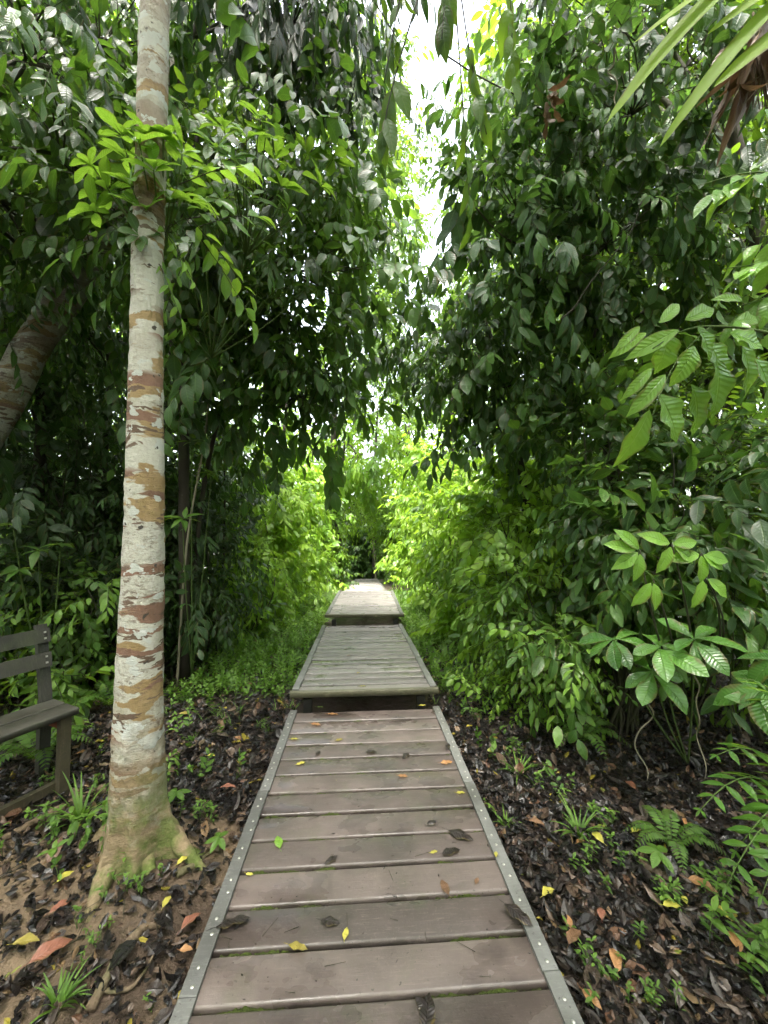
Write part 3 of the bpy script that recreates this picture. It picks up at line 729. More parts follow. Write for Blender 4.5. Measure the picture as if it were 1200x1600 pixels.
fartree('dark tree closing the end of the path behind the opening', [B(572,880,25,80,50,1.6,1100), B(572,825,25,70,45,1.6,600)], (1.5, 26.5), 4, 'dark', kwm('tall', L=.3), tr=.15)
# thin pale trunk at the opening
g=W(587, 905, 22.2); tree('sapling', 'thin pale sapling standing at the end of the boardwalk', [g, W(586, 880, 22.2), W(583, 850, 22.2), W(584, 830, 22.2)], (.05, .045, .04, .03), [B(584,822,22.2,16,12,.5,20)], 'lime', kwm('tall', L=.2), bark='palebark')

# ---- bushes lining the path
def bush(label, x, y, w, h, mat='lime', kw=None, n=260, side=None, d=None):
    g=float(gz(x, y)); kw=kw or kwm('lime')
    nb=3; bl=[]
    for q in range(nb):
        f=(q+.5)/nb
        bl.append((np.array([x+RS.normal(0, .1), y+RS.normal(0, .1), g+h*f]), np.array([w*(1.05-.35*f), (d or w)*(1.0-.2*f), h/nb*.75]), int(n/nb)))
    return shrub('bush', label, (x, y), bl, mat, kw, group=side)
LB='bright bushes lining the left side of the path'; RB='bright bushes lining the right side of the path'
bush('low lime bush left of the path, beside the second boardwalk section', -1.75, 6.2, .6, 1.3, 'lime', kwm('small', L=.12, t0=.6), 260, LB)
bush('lime bush left of the path, beside the third section', -1.75, 7.8, .75, 2.7, 'lime', kwm('lime', t0=.65), 420, LB)
bush('tall lime bush on the left where the path dips', -1.9, 9.8, .95, 3.6, 'lime', kwm('lime', t0=.65), 520, LB)
bush('leafy bush on the left halfway along the sloping section', -1.75, 12.4, 1.0, 3.4, 'lime', kwm('lime', L=.20, t0=.65), 480, LB)
bush('shaded left bush close to the dark opening', -1.6, 15.4, 1.15, 3.6, 'mid', kwm('lime', L=.22, t0=.65), 480, LB)
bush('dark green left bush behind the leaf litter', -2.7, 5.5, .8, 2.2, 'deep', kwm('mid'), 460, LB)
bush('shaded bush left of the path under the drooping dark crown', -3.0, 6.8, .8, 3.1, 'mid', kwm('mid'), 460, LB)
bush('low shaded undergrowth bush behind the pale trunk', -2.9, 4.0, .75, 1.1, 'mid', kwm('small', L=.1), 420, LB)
bush('low lime bush right of the path beside the second section', 1.75, 5.5, .55, 1.3, 'lime', kwm('small', L=.13, t0=.6), 250, RB)
bush('lime bush right of the path, beside the third section', 1.95, 6.9, .75, 2.3, 'lime', kwm('lime', t0=.65), 420, RB)
bush('tall lime bush on the right where the path dips', 2.2, 8.8, .95, 3.5, 'lime', kwm('lime', t0=.65), 520, RB)
bush('yellow-green bush right of the sloping section', 2.2, 11.4, 1.1, 4.3, 'lime', kwm('lime', L=.20, t0=.65), 560, RB)
bush('tall right bush before the dark opening', 2.3, 14.6, 1.3, 4.8, 'lime', kwm('lime', L=.22, t0=.65), 560, RB)
bush('right bush closest to the dark opening', 2.0, 18.2, 1.2, 3.6, 'mid', kwm('lime', L=.2), 420, RB)
bush('leafy lime bush right of the nearest step', 1.75, 4.35, .55, 2.0, 'lime', kwm('small', L=.15, t0=.7, ns=5), 330, RB)
bush('lime bush standing between the third section and the dark thicket', 2.35, 5.6, .6, 3.0, 'lime', kwm('lime', t0=.7), 420, RB)
bush('mid green bush behind the leafy lime bush on the right', 2.6, 5.0, .75, 2.6, 'mid', kwm('mid'), 480, RB)
bush('low fine-leaved bush where the right litter ends', 1.55, 3.55, .42, .75, 'lime', kwm('small', L=.075), 260, RB)

# ---- left: crowns hanging over
tree('glossy_tree', 'glossy dark-leaved tree drooping over the path behind the pale trunk',
     [(*GP(300, 1010)[:2], -.15), W(305, 880, 4.6), W(330, 700, 4.5), W(400, 450, 4.3), W(450, 250, 4.3)], (.03,.028,.025,.02,.014),
     [B(410,300,3.5,130,70,.6,86), B(330,420,3.6,90,80,.6,79), B(470,420,3.7,120,90,.7,122), B(400,540,3.9,130,75,.7,122), B(500,560,4.2,80,75,.7,79), B(470,640,4.3,95,45,.6,61),
      B(550,330,4.4,60,100,.6,50), B(330,230,3.8,90,60,.6,57), B(520,220,4.2,90,60,.7,57), B(300,620,4.4,70,80,.7,57)], 'dark', kwm('dark'), limb=.02, cs=.3)
tree('glossy_tree', 'dark-crowned tree filling the upper left corner',
     [(-3.6, 2.9, -.15), (-3.5, 2.9, 2), (-3.2, 2.8, 3.6), (-2.6, 2.7, 5.2)], (.09,.08,.06,.04),
     [B(60,80,3.2,130,110,.8,127), B(120,250,3.3,120,110,.8,142), B(20,330,3.3,80,110,.8,97), B(120,400,3.8,120,80,.8,112), B(180,60,4.0,80,90,.8,82), B(30,480,4.2,90,90,.8,90), B(150,540,4.6,110,80,.8,97)], 'dark', kwm('dark', L=.15), limb=.025)
tree('rainforest_tree', 'slender tree with long drooping leaves at the top centre-left',
     [(-1.9, 4.4, -.15), W(285, 400, 4.4), W(275, 200, 4.3), W(300, 60, 4.2), W(325, -20, 4.2)], (.06,.05,.045,.04,.03),
     [B(480,40,4.0,75,55,.5,120), B(430,-30,4.0,110,60,.6,110), B(540,-10,4.4,70,50,.6,60)], 'long', kwm('long'), limb=.02, down=1.2)
tree('rainforest_tree', 'mid-green tree filling the top behind the banded trunk',
     [(-3.0, 5.4, -.15), (-2.9, 5.4, 2.5), (-2.6, 5.3, 5), (-2.2, 5.2, 7.2)], (.08,.07,.055,.03),
     [B(300,60,5.6,90,110,.8,130), B(380,170,5.6,90,80,.8,130), B(550,90,6.2,65,110,.7,120), B(230,150,5.4,80,110,.8,110), B(540,180,5.6,70,90,.8,90)], 'mid', kwm('mid', L=.15))
# leaning mottled trunk on the left
b0=GP(-190, 1120, -.15)
tree('leaning_tree', 'thick mottled trunk leaning to the right at the left edge',
     [b0, W(-90, 800, 3.4), W(0, 640, 3.5), W(52, 540, 3.6), W(120, 440, 3.7), W(200, 300, 3.9), W(270, 100, 4.2)], (.155,.15,.145,.14,.125,.10,.07),
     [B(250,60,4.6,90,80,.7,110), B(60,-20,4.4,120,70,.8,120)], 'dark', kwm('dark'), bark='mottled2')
for lab, px, d, r, tp in (('dark straight trunk behind the bench', 52, 4.6, .075, 60), ('thin dark trunk left of the pale banded tree', 150, 5.2, .05, 170), ('thin pale leaning stem right of the banded trunk', 292, 4.1, .013, 340), ('crooked dark stem right of the banded trunk', 350, 5.2, .014, 330)):
    g=W(px-14, 1010, d); g[2]=float(gz(g[0], g[1]))-.03
    bl=[B(tp, 330, d+.2, 60, 60, .5, 50)]
    tree('sapling', lab, [g, W(px, 850, d), W((px+tp)/2+8, 650, d), W(tp, 380, d+.1)], (r, r*.85, r*.7, r*.4), bl, 'mid', kwm('mid'), bark='palebark' if 'pale leaning' in lab else 'bark', branch_at=2.9/3)

# bright sprigs in front of the banded trunk
tree('sapling', 'slim sapling with fresh green leaf tufts in front of the banded trunk',
     [GP(226,1262,-.13), W(228,900,2.3), W(233,600,2.3), W(236,400,2.2), W(238,280,1.95)], (.010,.009,.008,.007,.004),
     [B(270,350,1.9,50,40,.2,14)], 'bright', kwm('mid', L=.10), limb=.006)
def sprig(name, label, rootp, tips, L, k, mat='bright', wr=.42, spread=60, shape='obo', hang=.15, cat='branch', group=None, r=.005, t0=.5, dirs=None, ns=7, curl=.5):
    rootp=np.array(rootp, float)
    t=thing(name, label, cat, rootp, group)
    st=MB(); lf=MB()
    for q, tp in enumerate(tips):
        tp=np.array(tp, float); m=rootp*.4+tp*.6-np.array([0, 0, .06*np.linalg.norm(tp-rootp)])
        tube(st, [rootp, m, tp], (r, r*.8, r*.5), 0, 6, resample=10)
        D=dirs[q] if dirs is not None else nz(tp-m)+np.array([0, 0, .4])
        whorls(lf, [tp], [D], k, L, wr, hang, spread, ns, shape, curl, .25, t0, .12, 0, .06)
    build_split(st, 'stem', [M['stem']], t); lf.build('leaves', [M[mat]], t)
    return t
sprig('leafy_branch', 'fresh green leaf tufts in front of the pale trunk, upper left', W(255,400,2.0),
      [W(218,225,1.7), W(240,265,1.75), W(205,290,1.75), W(285,240,1.85), W(145,260,1.8), W(232,215,1.8), W(190,215,1.75), W(255,215,1.8), W(170,300,1.85), W(225,330,1.8), W(265,310,1.85), W(150,330,1.85), W(200,250,1.9)], .14, 7)
sprig('leafy_branch', 'fresh green leaf tufts right of the pale trunk near the top', W(385,400,2.9),
      [W(385,215,2.3), W(350,200,2.35), W(405,185,2.35), W(380,280,2.4), W(330,270,2.4), W(440,290,2.6), W(500,290,2.7), W(430,250,2.7), W(480,240,2.9), W(365,250,2.3), W(340,230,2.3), W(415,215,2.4), W(395,310,2.5), W(450,330,2.7), W(520,250,2.9), W(345,310,2.4)], .165, 7)
sprig('leafy_branch', 'grey-green glossy tufts at mid height right of the pale trunk', W(330,560,3.2),
      [W(320,330,2.5), W(290,380,2.5), W(350,400,2.6), W(430,390,2.8), W(480,450,3.0), W(400,350,2.8), W(540,300,3.1), W(220,370,1.8)], .13, 6, 'dark', hang=.6)

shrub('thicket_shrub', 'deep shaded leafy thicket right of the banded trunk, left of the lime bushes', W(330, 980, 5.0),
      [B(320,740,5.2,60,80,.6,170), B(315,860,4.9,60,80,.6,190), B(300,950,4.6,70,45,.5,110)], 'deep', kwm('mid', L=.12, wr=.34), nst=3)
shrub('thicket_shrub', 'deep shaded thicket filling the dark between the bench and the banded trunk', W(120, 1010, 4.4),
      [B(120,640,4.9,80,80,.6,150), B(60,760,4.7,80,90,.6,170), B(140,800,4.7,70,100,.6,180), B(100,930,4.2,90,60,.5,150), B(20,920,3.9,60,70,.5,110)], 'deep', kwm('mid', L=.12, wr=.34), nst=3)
tree('rainforest_tree', 'light airy tree whose leaves break up the white sky gap from the left',
     [(-2.9, 14.2, -.6), (-2.8, 14.2, 5), (-2.0, 14.0, 11), (-1, 13.8, 15)], (.07,.06,.045,.03),
     [B(600,360,13.5,55,70,1.2,120), B(640,350,14.0,25,60,1.2,28), B(620,230,13.5,50,70,1.2,75), B(640,470,14.4,45,45,1.2,60), B(600,470,13.5,50,60,1.2,50), B(600,110,12.9,50,80,1.2,60), B(650,220,14.1,25,60,1.2,12), B(560,540,14.2,60,50,1.2,80)], 'tall', kwm('tall', L=.25, ns=4, t0=.65), limb=.03)
tree('rainforest_tree', 'light airy tree whose leaves break up the white sky gap from the right',
     [(4.4, 13.0, -.5), (4.3, 13, 5), (4.0, 13, 10), (3.4, 12.8, 13)], (.07,.06,.045,.03),
     [B(750,420,12.8,40,60,1.2,50), B(705,300,13.4,20,60,1.2,10), B(755,300,12.8,45,80,1.2,90), B(700,540,13.4,45,40,1.2,40), B(760,150,12.5,45,80,1.2,80), B(710,460,13.8,30,25,1.2,24)], 'tall', kwm('tall', L=.25, ns=4, t0=.65), limb=.03)
# ---- right: dark upper mass
tree('glossy_tree', 'dark glossy tree crowding the upper right, right of the sky gap',
     [(3.1, 4.2, -.15), (2.9, 4.2, 2.2), (2.6, 4.1, 4), (2.2, 4, 6)], (.09,.08,.06,.03),
     [B(800,330,3.8,90,90,.7,93), B(880,220,3.6,110,110,.7,111), B(830,450,3.9,90,80,.7,93), B(950,380,3.5,110,110,.7,111), B(1000,140,3.4,130,120,.7,117), B(900,60,4.2,130,90,.8,93), B(790,240,4.4,45,100,.6,40), B(1100,300,3.4,110,130,.7,105)], 'blue', kwm('blue'), limb=.02)
tree('rainforest_tree', 'dark tree whose lacy twigs hang over the bright bushes on the right',
     [(2.4, 5.0, -.15), (2.2, 5, 2.0), (1.9, 4.9, 3.6), (1.4, 4.8, 4.6)], (.06,.05,.04,.03),
     [B(730,520,4.5,90,70,.6,105), B(690,570,4.7,60,50,.6,45), B(780,630,4.6,70,60,.6,70), B(830,590,4.2,90,80,.6,120), B(650,540,5.2,50,45,.5,34)], 'dark', kwm('dark', L=.15, wr=.42), limb=.014, cs=.4)
tree('rainforest_tree', 'mid-green tree filling the upper right corner behind the long strap leaves',
     [(4.4, 3.6, -.15), (4.3, 3.6, 2.5), (4.0, 3.5, 4.5), (3.4, 3.4, 6.5)], (.1,.09,.07,.04),
     [B(1120,100,4.5,140,130,.8,128), B(980,30,5.2,140,110,.8,112), B(840,110,5.6,90,120,.8,104), B(1150,420,4.2,110,120,.8,120), B(1000,500,4.4,120,90,.8,120), B(820,60,6.4,50,110,.8,60)], 'mid', kwm('mid', L=.15))
# right-hand thicket
shrub('thicket_shrub', 'dark long-leaved thicket right of the path, reaching the litter', (2.15, 3.1),
      [B(940,700,3.6,80,90,.5,110), B(1000,830,3.1,90,80,.5,110), B(970,930,3.2,60,45,.4,50), B(1090,800,3.0,100,110,.5,150), B(1060,930,2.8,80,45,.4,45)], 'dark', kwm('dark', L=.16, wr=.38, hang=.35, side_n=.8, curl=.5), nst=4)
shrub('thicket_shrub', 'fine-leaved dark creeper thicket at the right edge', (3.0, 2.6),
      [B(1150,700,3.2,100,90,.5,150), B(1180,880,2.9,90,90,.5,140), B(1080,640,3.6,90,80,.5,120), B(1190,1010,2.6,70,60,.4,70)], 'mid', kwm('small', L=.07), nst=3)
shrub('thicket_shrub', 'loose leafy shrub between the lime bush and the dark thicket', (1.75, 3.3),
      [B(820,930,3.8,60,60,.4,80), B(830,1000,3.4,60,45,.35,75), B(900,1030,2.9,45,35,.3,40)], 'ground', kwm('small', L=.10, ns=5), nst=3)

# bright branch at right (large fresh leaves)
def place_leaf(lf, a, b, wpx, d0, d1, tint, curl=.5, face=(.1, -1, .25), ns=10, shape='ell', mi=0, wav=.1, fold=.25):
    p=W(a[0], a[1], d0); q=W(b[0], b[1], d1); L=np.linalg.norm(q-p)
    leaves(lf, [p], [q-p+np.array([0, 0, .12*L])], [face], [L*1.04], [wpx/FPX*d0], [curl], [fold], [tint], ns, shape, mi, wav)
t=thing('leafy_branch', 'bright fresh branch of large veined leaves at the right edge, mid height', 'branch', W(1330, 560, 1.5))
st=MB(); lf=MB()
sp=[W(1330,560,1.5), W(1200,520,1.45), W(1110,510,1.4), W(1060,520,1.38), W(1020,545,1.35)]
tube(st, sp, (.006,.005,.004,.003,.002), 0, 6, resample=24)
tube(st, [W(1110,510,1.4), W(1060,560,1.36), W(1030,620,1.34), W(1020,650,1.33)], (.003,.0025,.002,.0015), 0, 5, resample=10)
for a, b, w, tnt in (((1105,535),(1152,600),48,.6),((1045,520),(1040,580),44,.8),((1010,520),(960,555),20,1),((1060,515),(990,560),26,.95),((1085,540),(1070,600),34,.7),
                     ((1028,615),(1072,688),52,.62),((1015,640),(985,735),34,.7),((1040,585),(995,650),26,.75),((1018,575),(985,625),18,.8),((1140,520),(1200,545),34,.7),
                     ((1070,500),(1130,480),26,.9),((1150,500),(1195,500),24,.8),((1000,510),(968,545),16,1),((1120,560),(1135,650),48,.35),((1080,600),(1110,680),48,.3),
                     ((1030,505),(1075,470),20,.9),((1160,470),(1120,460),20,.95),((1090,510),(1120,560),30,.5),((1180,560),(1230,640),40,.5),((1160,540),(1190,620),40,.4)):
    d=1.36+RS.uniform(-.05, .06); place_leaf(lf, a, b, w, d, d+RS.uniform(-.02, .02), tnt, curl=RS.uniform(.3, .8), wav=.16)
build_split(st, 'stem', [M['stem']], t); lf.build('leaves', [M['bright']], t)

t=thing('leafy_branch', 'fresh leaf sprays at the right edge above the bright branch', 'branch', W(1340, 330, 1.8))
st=MB(); lf=MB()
for tip, m in (((1130,420),(1230,400)), ((1090,290),(1200,270)), ((1180,370),(1260,360)), ((1150,480),(1250,440))):
    q=W(tip[0], tip[1], 1.9); tube(st, [W(1340,330,1.8), W(m[0], m[1], 1.85), q], (.006,.004,.002), 0, 5, resample=10)
    sprays(lf, [W(m[0], m[1], 1.85)], [q-W(m[0], m[1], 1.85)], np.linalg.norm(q-W(m[0], m[1], 1.85)), 8, .17, .42, .5, ns=7, t0=.5, face=(0, -1, .2), wav=.12, tr=0)
build_split(st, 'stem', [M['stem']], t); lf.build('leaves', [M['bright'], M['stem']], t)

# strap leaves, top right
t=thing('strap_plant', 'long yellow-green strap leaves arching in from the top right corner', 'fern', W(1300, -20, 1.2))
lf=MB()
for a, b, w, c, tnt in (((1220,-90),(972,125),32,.35,.6), ((1260,-40),(1068,165),26,.4,.5), ((1290,10),(1150,105),34,.3,.7), ((1180,-60),(1020,48),14,.2,1), ((1300,-60),(1140,20),24,.3,.7)):
    place_leaf(lf, a, b, w, 1.15, 1.1, tnt, curl=c, shape='strap', face=(-.5, -.9, .3), ns=18, wav=0, fold=.2)
lf.build('leaves', [M['strap']], t)
# epiphyte bunch of dead roots
t=thing('dead_frond_bunch', 'brown bunch of dead fronds and roots hanging at the upper right edge', 'dead fronds', W(1185, 40, 1.9))
lf=MB(); st=MB()
n=34; P=W(1190, 60, 1.9)+RS.normal(0, .04, (n, 3)); D=RS.normal(0, .35, (n, 3))-np.array([.1, 0, 1.0])
leaves(lf, P, D, RS.normal(0, 1, (n, 3))-np.array([0, 1.5, 0]), rnd(n, .2, .5), rnd(n, .03, .07), RS.normal(0, .8, n), .5, rnd(n, .2, 1), 9, 'lan', 0, .4)
for q in range(10):
    a=W(1185+RS.uniform(-15, 15), 20, 1.9); tube(st, [a, a+np.array([RS.normal(0, .05), 0, -.2]), a+np.array([RS.normal(0, .1), 0, -.5])], (.006,.005,.002), 0, 5, resample=8)
build_split(st, 'root', [M['rootm']], t); lf.build('leaves', [M['dead']], t)
# hanging big leaves near the sky gap
t=thing('leafy_branch', 'big hanging leaves silhouetted against the white sky gap', 'branch', W(760, -160, 2.6))
st=MB(); lf=MB()
for (x0, y0, x1, y1, d) in ((560,-80,620,60,2.5), (640,-60,600,130,2.4), (700,-60,690,60,2.6), (730,60,760,210,2.7), (720,120,735,330,2.8), (620,110,600,200,2.4), (790,-30,800,90,2.8)):
    p=W(x0, y0, d); q=W(x1, y1, d)
    tube(st, [W(700,-160,2.6), p, q], (.008,.005,.003), 0, 5, resample=12)
    sprays(lf, [p], [q-p], np.linalg.norm(q-p), 7, .25, .36, 2.0, ns=8, t0=.45, shape='ell', tr=0, sag=0, face=(0, -1.2, 0), wav=.06, ang=40)
build_split(st, 'stem', [M['twig']], t); lf.build('leaves', [M['mid'], M['twig']], t)

# young pale leaves on a dark shrub
t=thing('leafy_branch', 'dark shrub with pairs of pale young leaves, right of the path at knee height', 'shrub', GP(1080, 1130, -.13))
st=MB(); lf=MB(); bse=GP(1080, 1130, -.13)
for px, py, tips in ((1000,860,[(962,855),(978,880),(1000,895),(990,850)]), (1050,850,[(1030,845),(1058,850),(1075,870),(1040,880)]), (1095,865,[(1080,870),(1098,885),(1118,880),(1137,878)]),
                     (1020,905,[(1000,945),(1030,948)]), (1100,900,[(1092,945),(1137,930)])):
    q=W(px, py, 2.0); tube(st, [bse, W(px+30, 1000, 2.2), q], (.008,.006,.003), 0, 5, resample=12)
    for (x, y) in tips:
        s=(px+(x-px)*.15, py+(y-py)*.15)
        ln=math.hypot(x-px, y-py); ux, uy=(x-px)/ln, (y-py)/ln; E=max(ln, 44)
        place_leaf(lf, s, (s[0]+ux*E, s[1]+uy*E), 21, 2.0, 1.97, RS.uniform(.7, 1), curl=.5, wav=.08, ns=8)
sprays(lf, np.array([W(x, y, 2.25) for x, y in ((980,880),(1040,900),(1090,930),(1120,890),(1000,930),(1060,960),(1130,950),(960,930),(1150,860),(1020,830),(1100,830))]), RS.normal(0, 1, (11, 3))*[1, .3, .3], .3, 7, .17, .36, .7, ns=7, miL=2, t0=.3, face=(0, -.5, .4), wav=.1, tr=0)
build_split(st, 'stem', [M['twig']], t); lf.build('leaves', [M['bright'], M['twig'], M['dark']], t)

# broad-leaved plants low at right
sprig('broadleaf_plant', 'broad ribbed leaves spreading above the dark hollow on the right', GP(1075, 1195, -.13), [W(1030,1010,2.15), W(1085,1000,2.1), W(960,1000,2.3), W(1020,1050,2.2)], .23, 7, 'broad', .44, 72, 'obo', .35, 'plant', r=.006, t0=.75, curl=.7)
sprig('broadleaf_plant', 'broad green leaves at the right edge above the feathery leaflets', GP(1300, 1250, -.13), [W(1215,1030,1.6), W(1190,1080,1.6), W(1240,1100,1.55)], .21, 7, 'broad', .42, 70, 'ell', .3, 'plant', r=.006, t0=.6, curl=.7)
sprig('broadleaf_plant', 'pale broad-leaved seedling cluster left of the bench back', GP(75, 1090, -.1), [W(60,860,3.4), W(20,820,3.4), W(95,850,3.5), W(30,890,3.3)], .2, 7, 'mid', .34, 65, 'lan', .4, 'plant', r=.008, t0=.45)
sprig('broadleaf_plant', 'upright plant with lance leaves right of the banded trunk', GP(300, 1060, -.1), [W(300,690,3.8), W(285,810,3.4), W(330,740,4.0)], .2, 7, 'mid', .32, 55, 'lan', .5, 'plant', r=.006, t0=.6)

# feathery (pinnate) plant at right edge
def frond(lf, st, pts, k, L, wr, tint=.5, mi=0, hang=.15, r=.003, ns=6, shape='ell'):
    P=np.array(pts, float); t0=np.linspace(0, 1, len(P)); n=k
    tt=np.linspace(.12, 1, n); pos=np.stack([np.interp(tt, t0, P[:, a]) for a in range(3)], -1)
    # smooth with quadratic
    if len(P) == 3: pos=((1-tt)**2)[:, None]*P[0]+(2*tt*(1-tt))[:, None]*P[1]+(tt**2)[:, None]*P[2]
    T_=nz(np.gradient(pos, axis=0)); side=nz(np.cross(T_, np.array([0, 0, 1.0]))); up=np.cross(side, T_)
    full=np.vstack([P[:1], pos]); tube(st, full, np.linspace(r, r*.4, len(full)), 0, 5)
    sz=L*np.sin(PI*(tt*.85+.12))**.6
    for s in (-1, 1):
        d=side*s+T_*.45-np.array([0, 0, hang])+RS.normal(0, .05, (n, 3))
        leaves(lf, pos, d, up+RS.normal(0, .1, (n, 3)), sz, sz*wr, .35, .2, np.clip(tint+RS.normal(0, .1, n), 0, 1), ns, shape, mi, .04)
    leaves(lf, pos[-1:], T_[-1:], up[-1:], sz[-1:]*1.2, sz[-1:]*wr, .3, .2, tint, ns, shape, mi)
def fernlike(name, label, base, fr, k, L, wr, mat, tint=.5, cat='fern', r=.003, shape='ell', group=None, hang=.15):
    t=thing(name, label, cat, base, group)
    for pts in fr:
        lf=MB(); st=MB(); frond(lf, st, pts, k, L, wr, tint, 0, hang, r, shape=shape)
        for V_, T_, A_ in zip(st.V, st.T, st.A): lf.add(V_, T_-T_.min(), 1, A_)
        lf.build('frond', [M[mat], M['stem']], t)
    return t
b=GP(1270, 1330, -.13)
fernlike('feather_leaf_plant', 'dark feathery plant with paired glossy leaflets at the lower right edge', b,
         [[b, W(1200,1130,1.55), W(1095,1265,1.45)], [b, W(1230,1120,1.5), W(1120,1180,1.5)], [b, W(1230,1180,1.4), W(1135,1385,1.32)], [b, W(1260,1200,1.35), W(1190,1400,1.25)],
          [b, W(1260,1060,1.5), W(1160,1060,1.45)], [b, W(1270,1150,1.4), W(1150,1330,1.4)]], 11, .12, .36, 'bright', .12, r=.004)
# ferns near right litter
for q, (px, py, s, lab) in enumerate(((905,1165,.30,'small fern arching over the right litter beside the dark hollow'), (930,1120,.3,'light fern leaning out below the loose leafy shrub'), (175,1115,.35,'low fern behind the banded trunk, right of the bench'),
                                     (130,1060,.4,'dark fern beside the bench back'), (60,1200,.3,'drooping fern under the bench'), (1050,1330,.2,'tiny fern among yellow leaves on the right litter'), (870,1060,.28,'bright fern at the foot of the lime bush'))):
    g=GP(px, py); g[2]=float(gz(g[0], g[1])); fr=[]
    for a in np.linspace(0, 2*PI, 7, endpoint=False):
        a+=RS.uniform(-.3, .3); v=np.array([math.cos(a), math.sin(a), 0])*s
        fr.append([g, g+v*.45+np.array([0, 0, s*.95]), g+v*1.1+np.array([0, 0, s*.35])])
    fernlike('fern', lab, g, fr, 16, s*.24, .34, 'ground' if q in (0, 1, 5, 6) else 'mid', .5, r=.002, shape='lan')

# ---- hanging vines and aerial roots
VG='thin vines hanging in the right thicket'
for q, (a, b_, d, r, lab) in enumerate((((1000,1060),(1010,1230),2.5,.006,'pale aerial root hanging in the dark hollow'), ((960,1040),(975,1200),2.7,.004,'thin hanging root left of the hollow'), ((1085,1040),(1095,1215),2.4,.005,'crooked aerial root at the middle of the hollow'),
                              ((1130,1050),(1160,1200),2.3,.004,'slanting thin vine near the feathery plant'), ((880,880),(850,1080),3.4,.004,'thin curved vine in front of the lime bush'), ((880,500),(1000,320),3.0,.007,'dark vine crossing the upper right foliage'),
                              ((740,330),(880,420),3.6,.008,'dark twisting vine beside the sky gap'), ((1050,700),(1080,900),2.8,.004,'thin vine hanging below the bright branch'), ((955,80),(960,170),2.9,.008,'dead stick hanging high on the right'),
                              ((1000,560),(930,760),3.2,.004,'straight thin vine left of the bright branch'), ((700,90),(880,170),3.4,.007,'long dark twig reaching across near the top right'))):
    p=W(a[0], a[1], d); e=W(b_[0], b_[1], d); n=7
    pts=[p+(e-p)*t+np.array([RS.normal(0, .025), RS.normal(0, .02), -.08*math.sin(PI*t)*(abs(e[0]-p[0]) > .3)]) for t in np.linspace(0, 1, n)]
    mb=MB(); tube(mb, np.array(pts)-0, np.linspace(r, r*.6, n), 0, 6, lump=.1, resample=28)
    o=mb.build('vine', [M['palebark'] if q in (0, 2, 8) else M['bark']], None, p); tag(o, lab, 'vine', VG)
t=thing('dead_leaf_cluster', 'bunch of withered brown leaves caught high in the right branches', 'dead leaves', W(862, 165, 2.8))
lf=MB(); n=9; leaves(lf, W(862, 165, 2.8)+RS.normal(0, .03, (n, 3)), RS.normal(0, .4, (n, 3))-[0, 0, 1], RS.normal(0, 1, (n, 3))-[0, 1, 0], rnd(n, .12, .2), .06, RS.normal(0, 1, n), .6, rnd(n, .6, 1), 8, 'ell', 0, .4)
lf.build('leaves', [M['dead']], t)

# ================================================================== BENCH
def bench():
    A=W(124, 1106, 2.45); A[2]=.36
    ax_l=nz(np.array([-.48, -.88, 0])); # along the bench, towards the camera
    ax_l=nz(RGT*(-.42)+np.array([FWD[0], FWD[1], 0])*(-.90)); ax_l[2]=0; ax_l=nz(ax_l)
    ax_d=nz(np.cross(ax_l, [0, 0, 1.0])); # to the back
    if np.dot(ax_d, RGT) > 0: ax_d=-ax_d
    up=np.array([0, 0, 1.0]); axs=np.array([ax_l, ax_d, up])
    Lb=1.5
    gA=float(gz(A[0], A[1]))
    t=thing('park_bench', 'weathered dark wooden slat bench at the left edge', 'bench', (A[0], A[1], gA))
    def at(l, d, z): return A+ax_l*l+ax_d*d+up*(z-.36)
    for nme, rows in (('seat', [(.075, .15), (.24, .145)]), ):
        mb=MB()
        for (dc, wd) in rows: box(mb, at(Lb/2, dc, .345), (Lb, wd, .035), 0, axs, (0, 0, RS.uniform(0, 1)), bev=.006)
        mb.build('seat', [M['bench']], t)
    mb=MB()
    tilt=math.radians(12); bu=up*math.cos(tilt)+ax_d*math.sin(tilt); bd=np.cross(ax_l, bu); axb=np.array([ax_l, bu, np.cross(ax_l, bu)])
    for hz in (.27, .43):
        c=at(Lb/2, .30, .36)+bu*hz
        box(mb, c, (Lb-.0, .095, .03), 0, axb, (0, 0, RS.uniform(0, 1)))
    mb.build('backrest', [M['bench']], t)
    for l in (.03, Lb-.12):
        mb=MB(); c0=at(l, .345, gA); 
        box(mb, at(l, .345, (gA+.34)/2), (.06, .05, .34-gA+.05), 0, axs)
        box(mb, at(l, .335, .36)+bu*.24, (.06, .52, .04), 0, axb)
        for hz in (.27, .43):
            cc=at(l, .30, .36)+bu*hz+axb[2]*(-.018 if np.dot(axb[2], ax_d) > 0 else .018)
            for dz in (-.02, .02): box(mb, cc+bu*dz, (.012, .012, .008), 1, axb)
        mb.build('back_post', [M['bench'], M['screw']], t)
        mb=MB(); box(mb, at(l+.03, .04, (gA+.327)/2-.02), (.055, .05, .327-gA+.03), 0, axs); mb.build('leg', [M['benchleg']], t)
        mb=MB(); box(mb, at(l+.03, .175, .29), (.045, .30, .07), 0, axs); mb.build('seat_rail', [M['rust']], t)
    mb=MB(); box(mb, at(Lb/2, .075, gA+.07), (Lb-.1, .04, .05), 0, axs); mb.build('stretcher', [M['benchleg']], t)
bench()

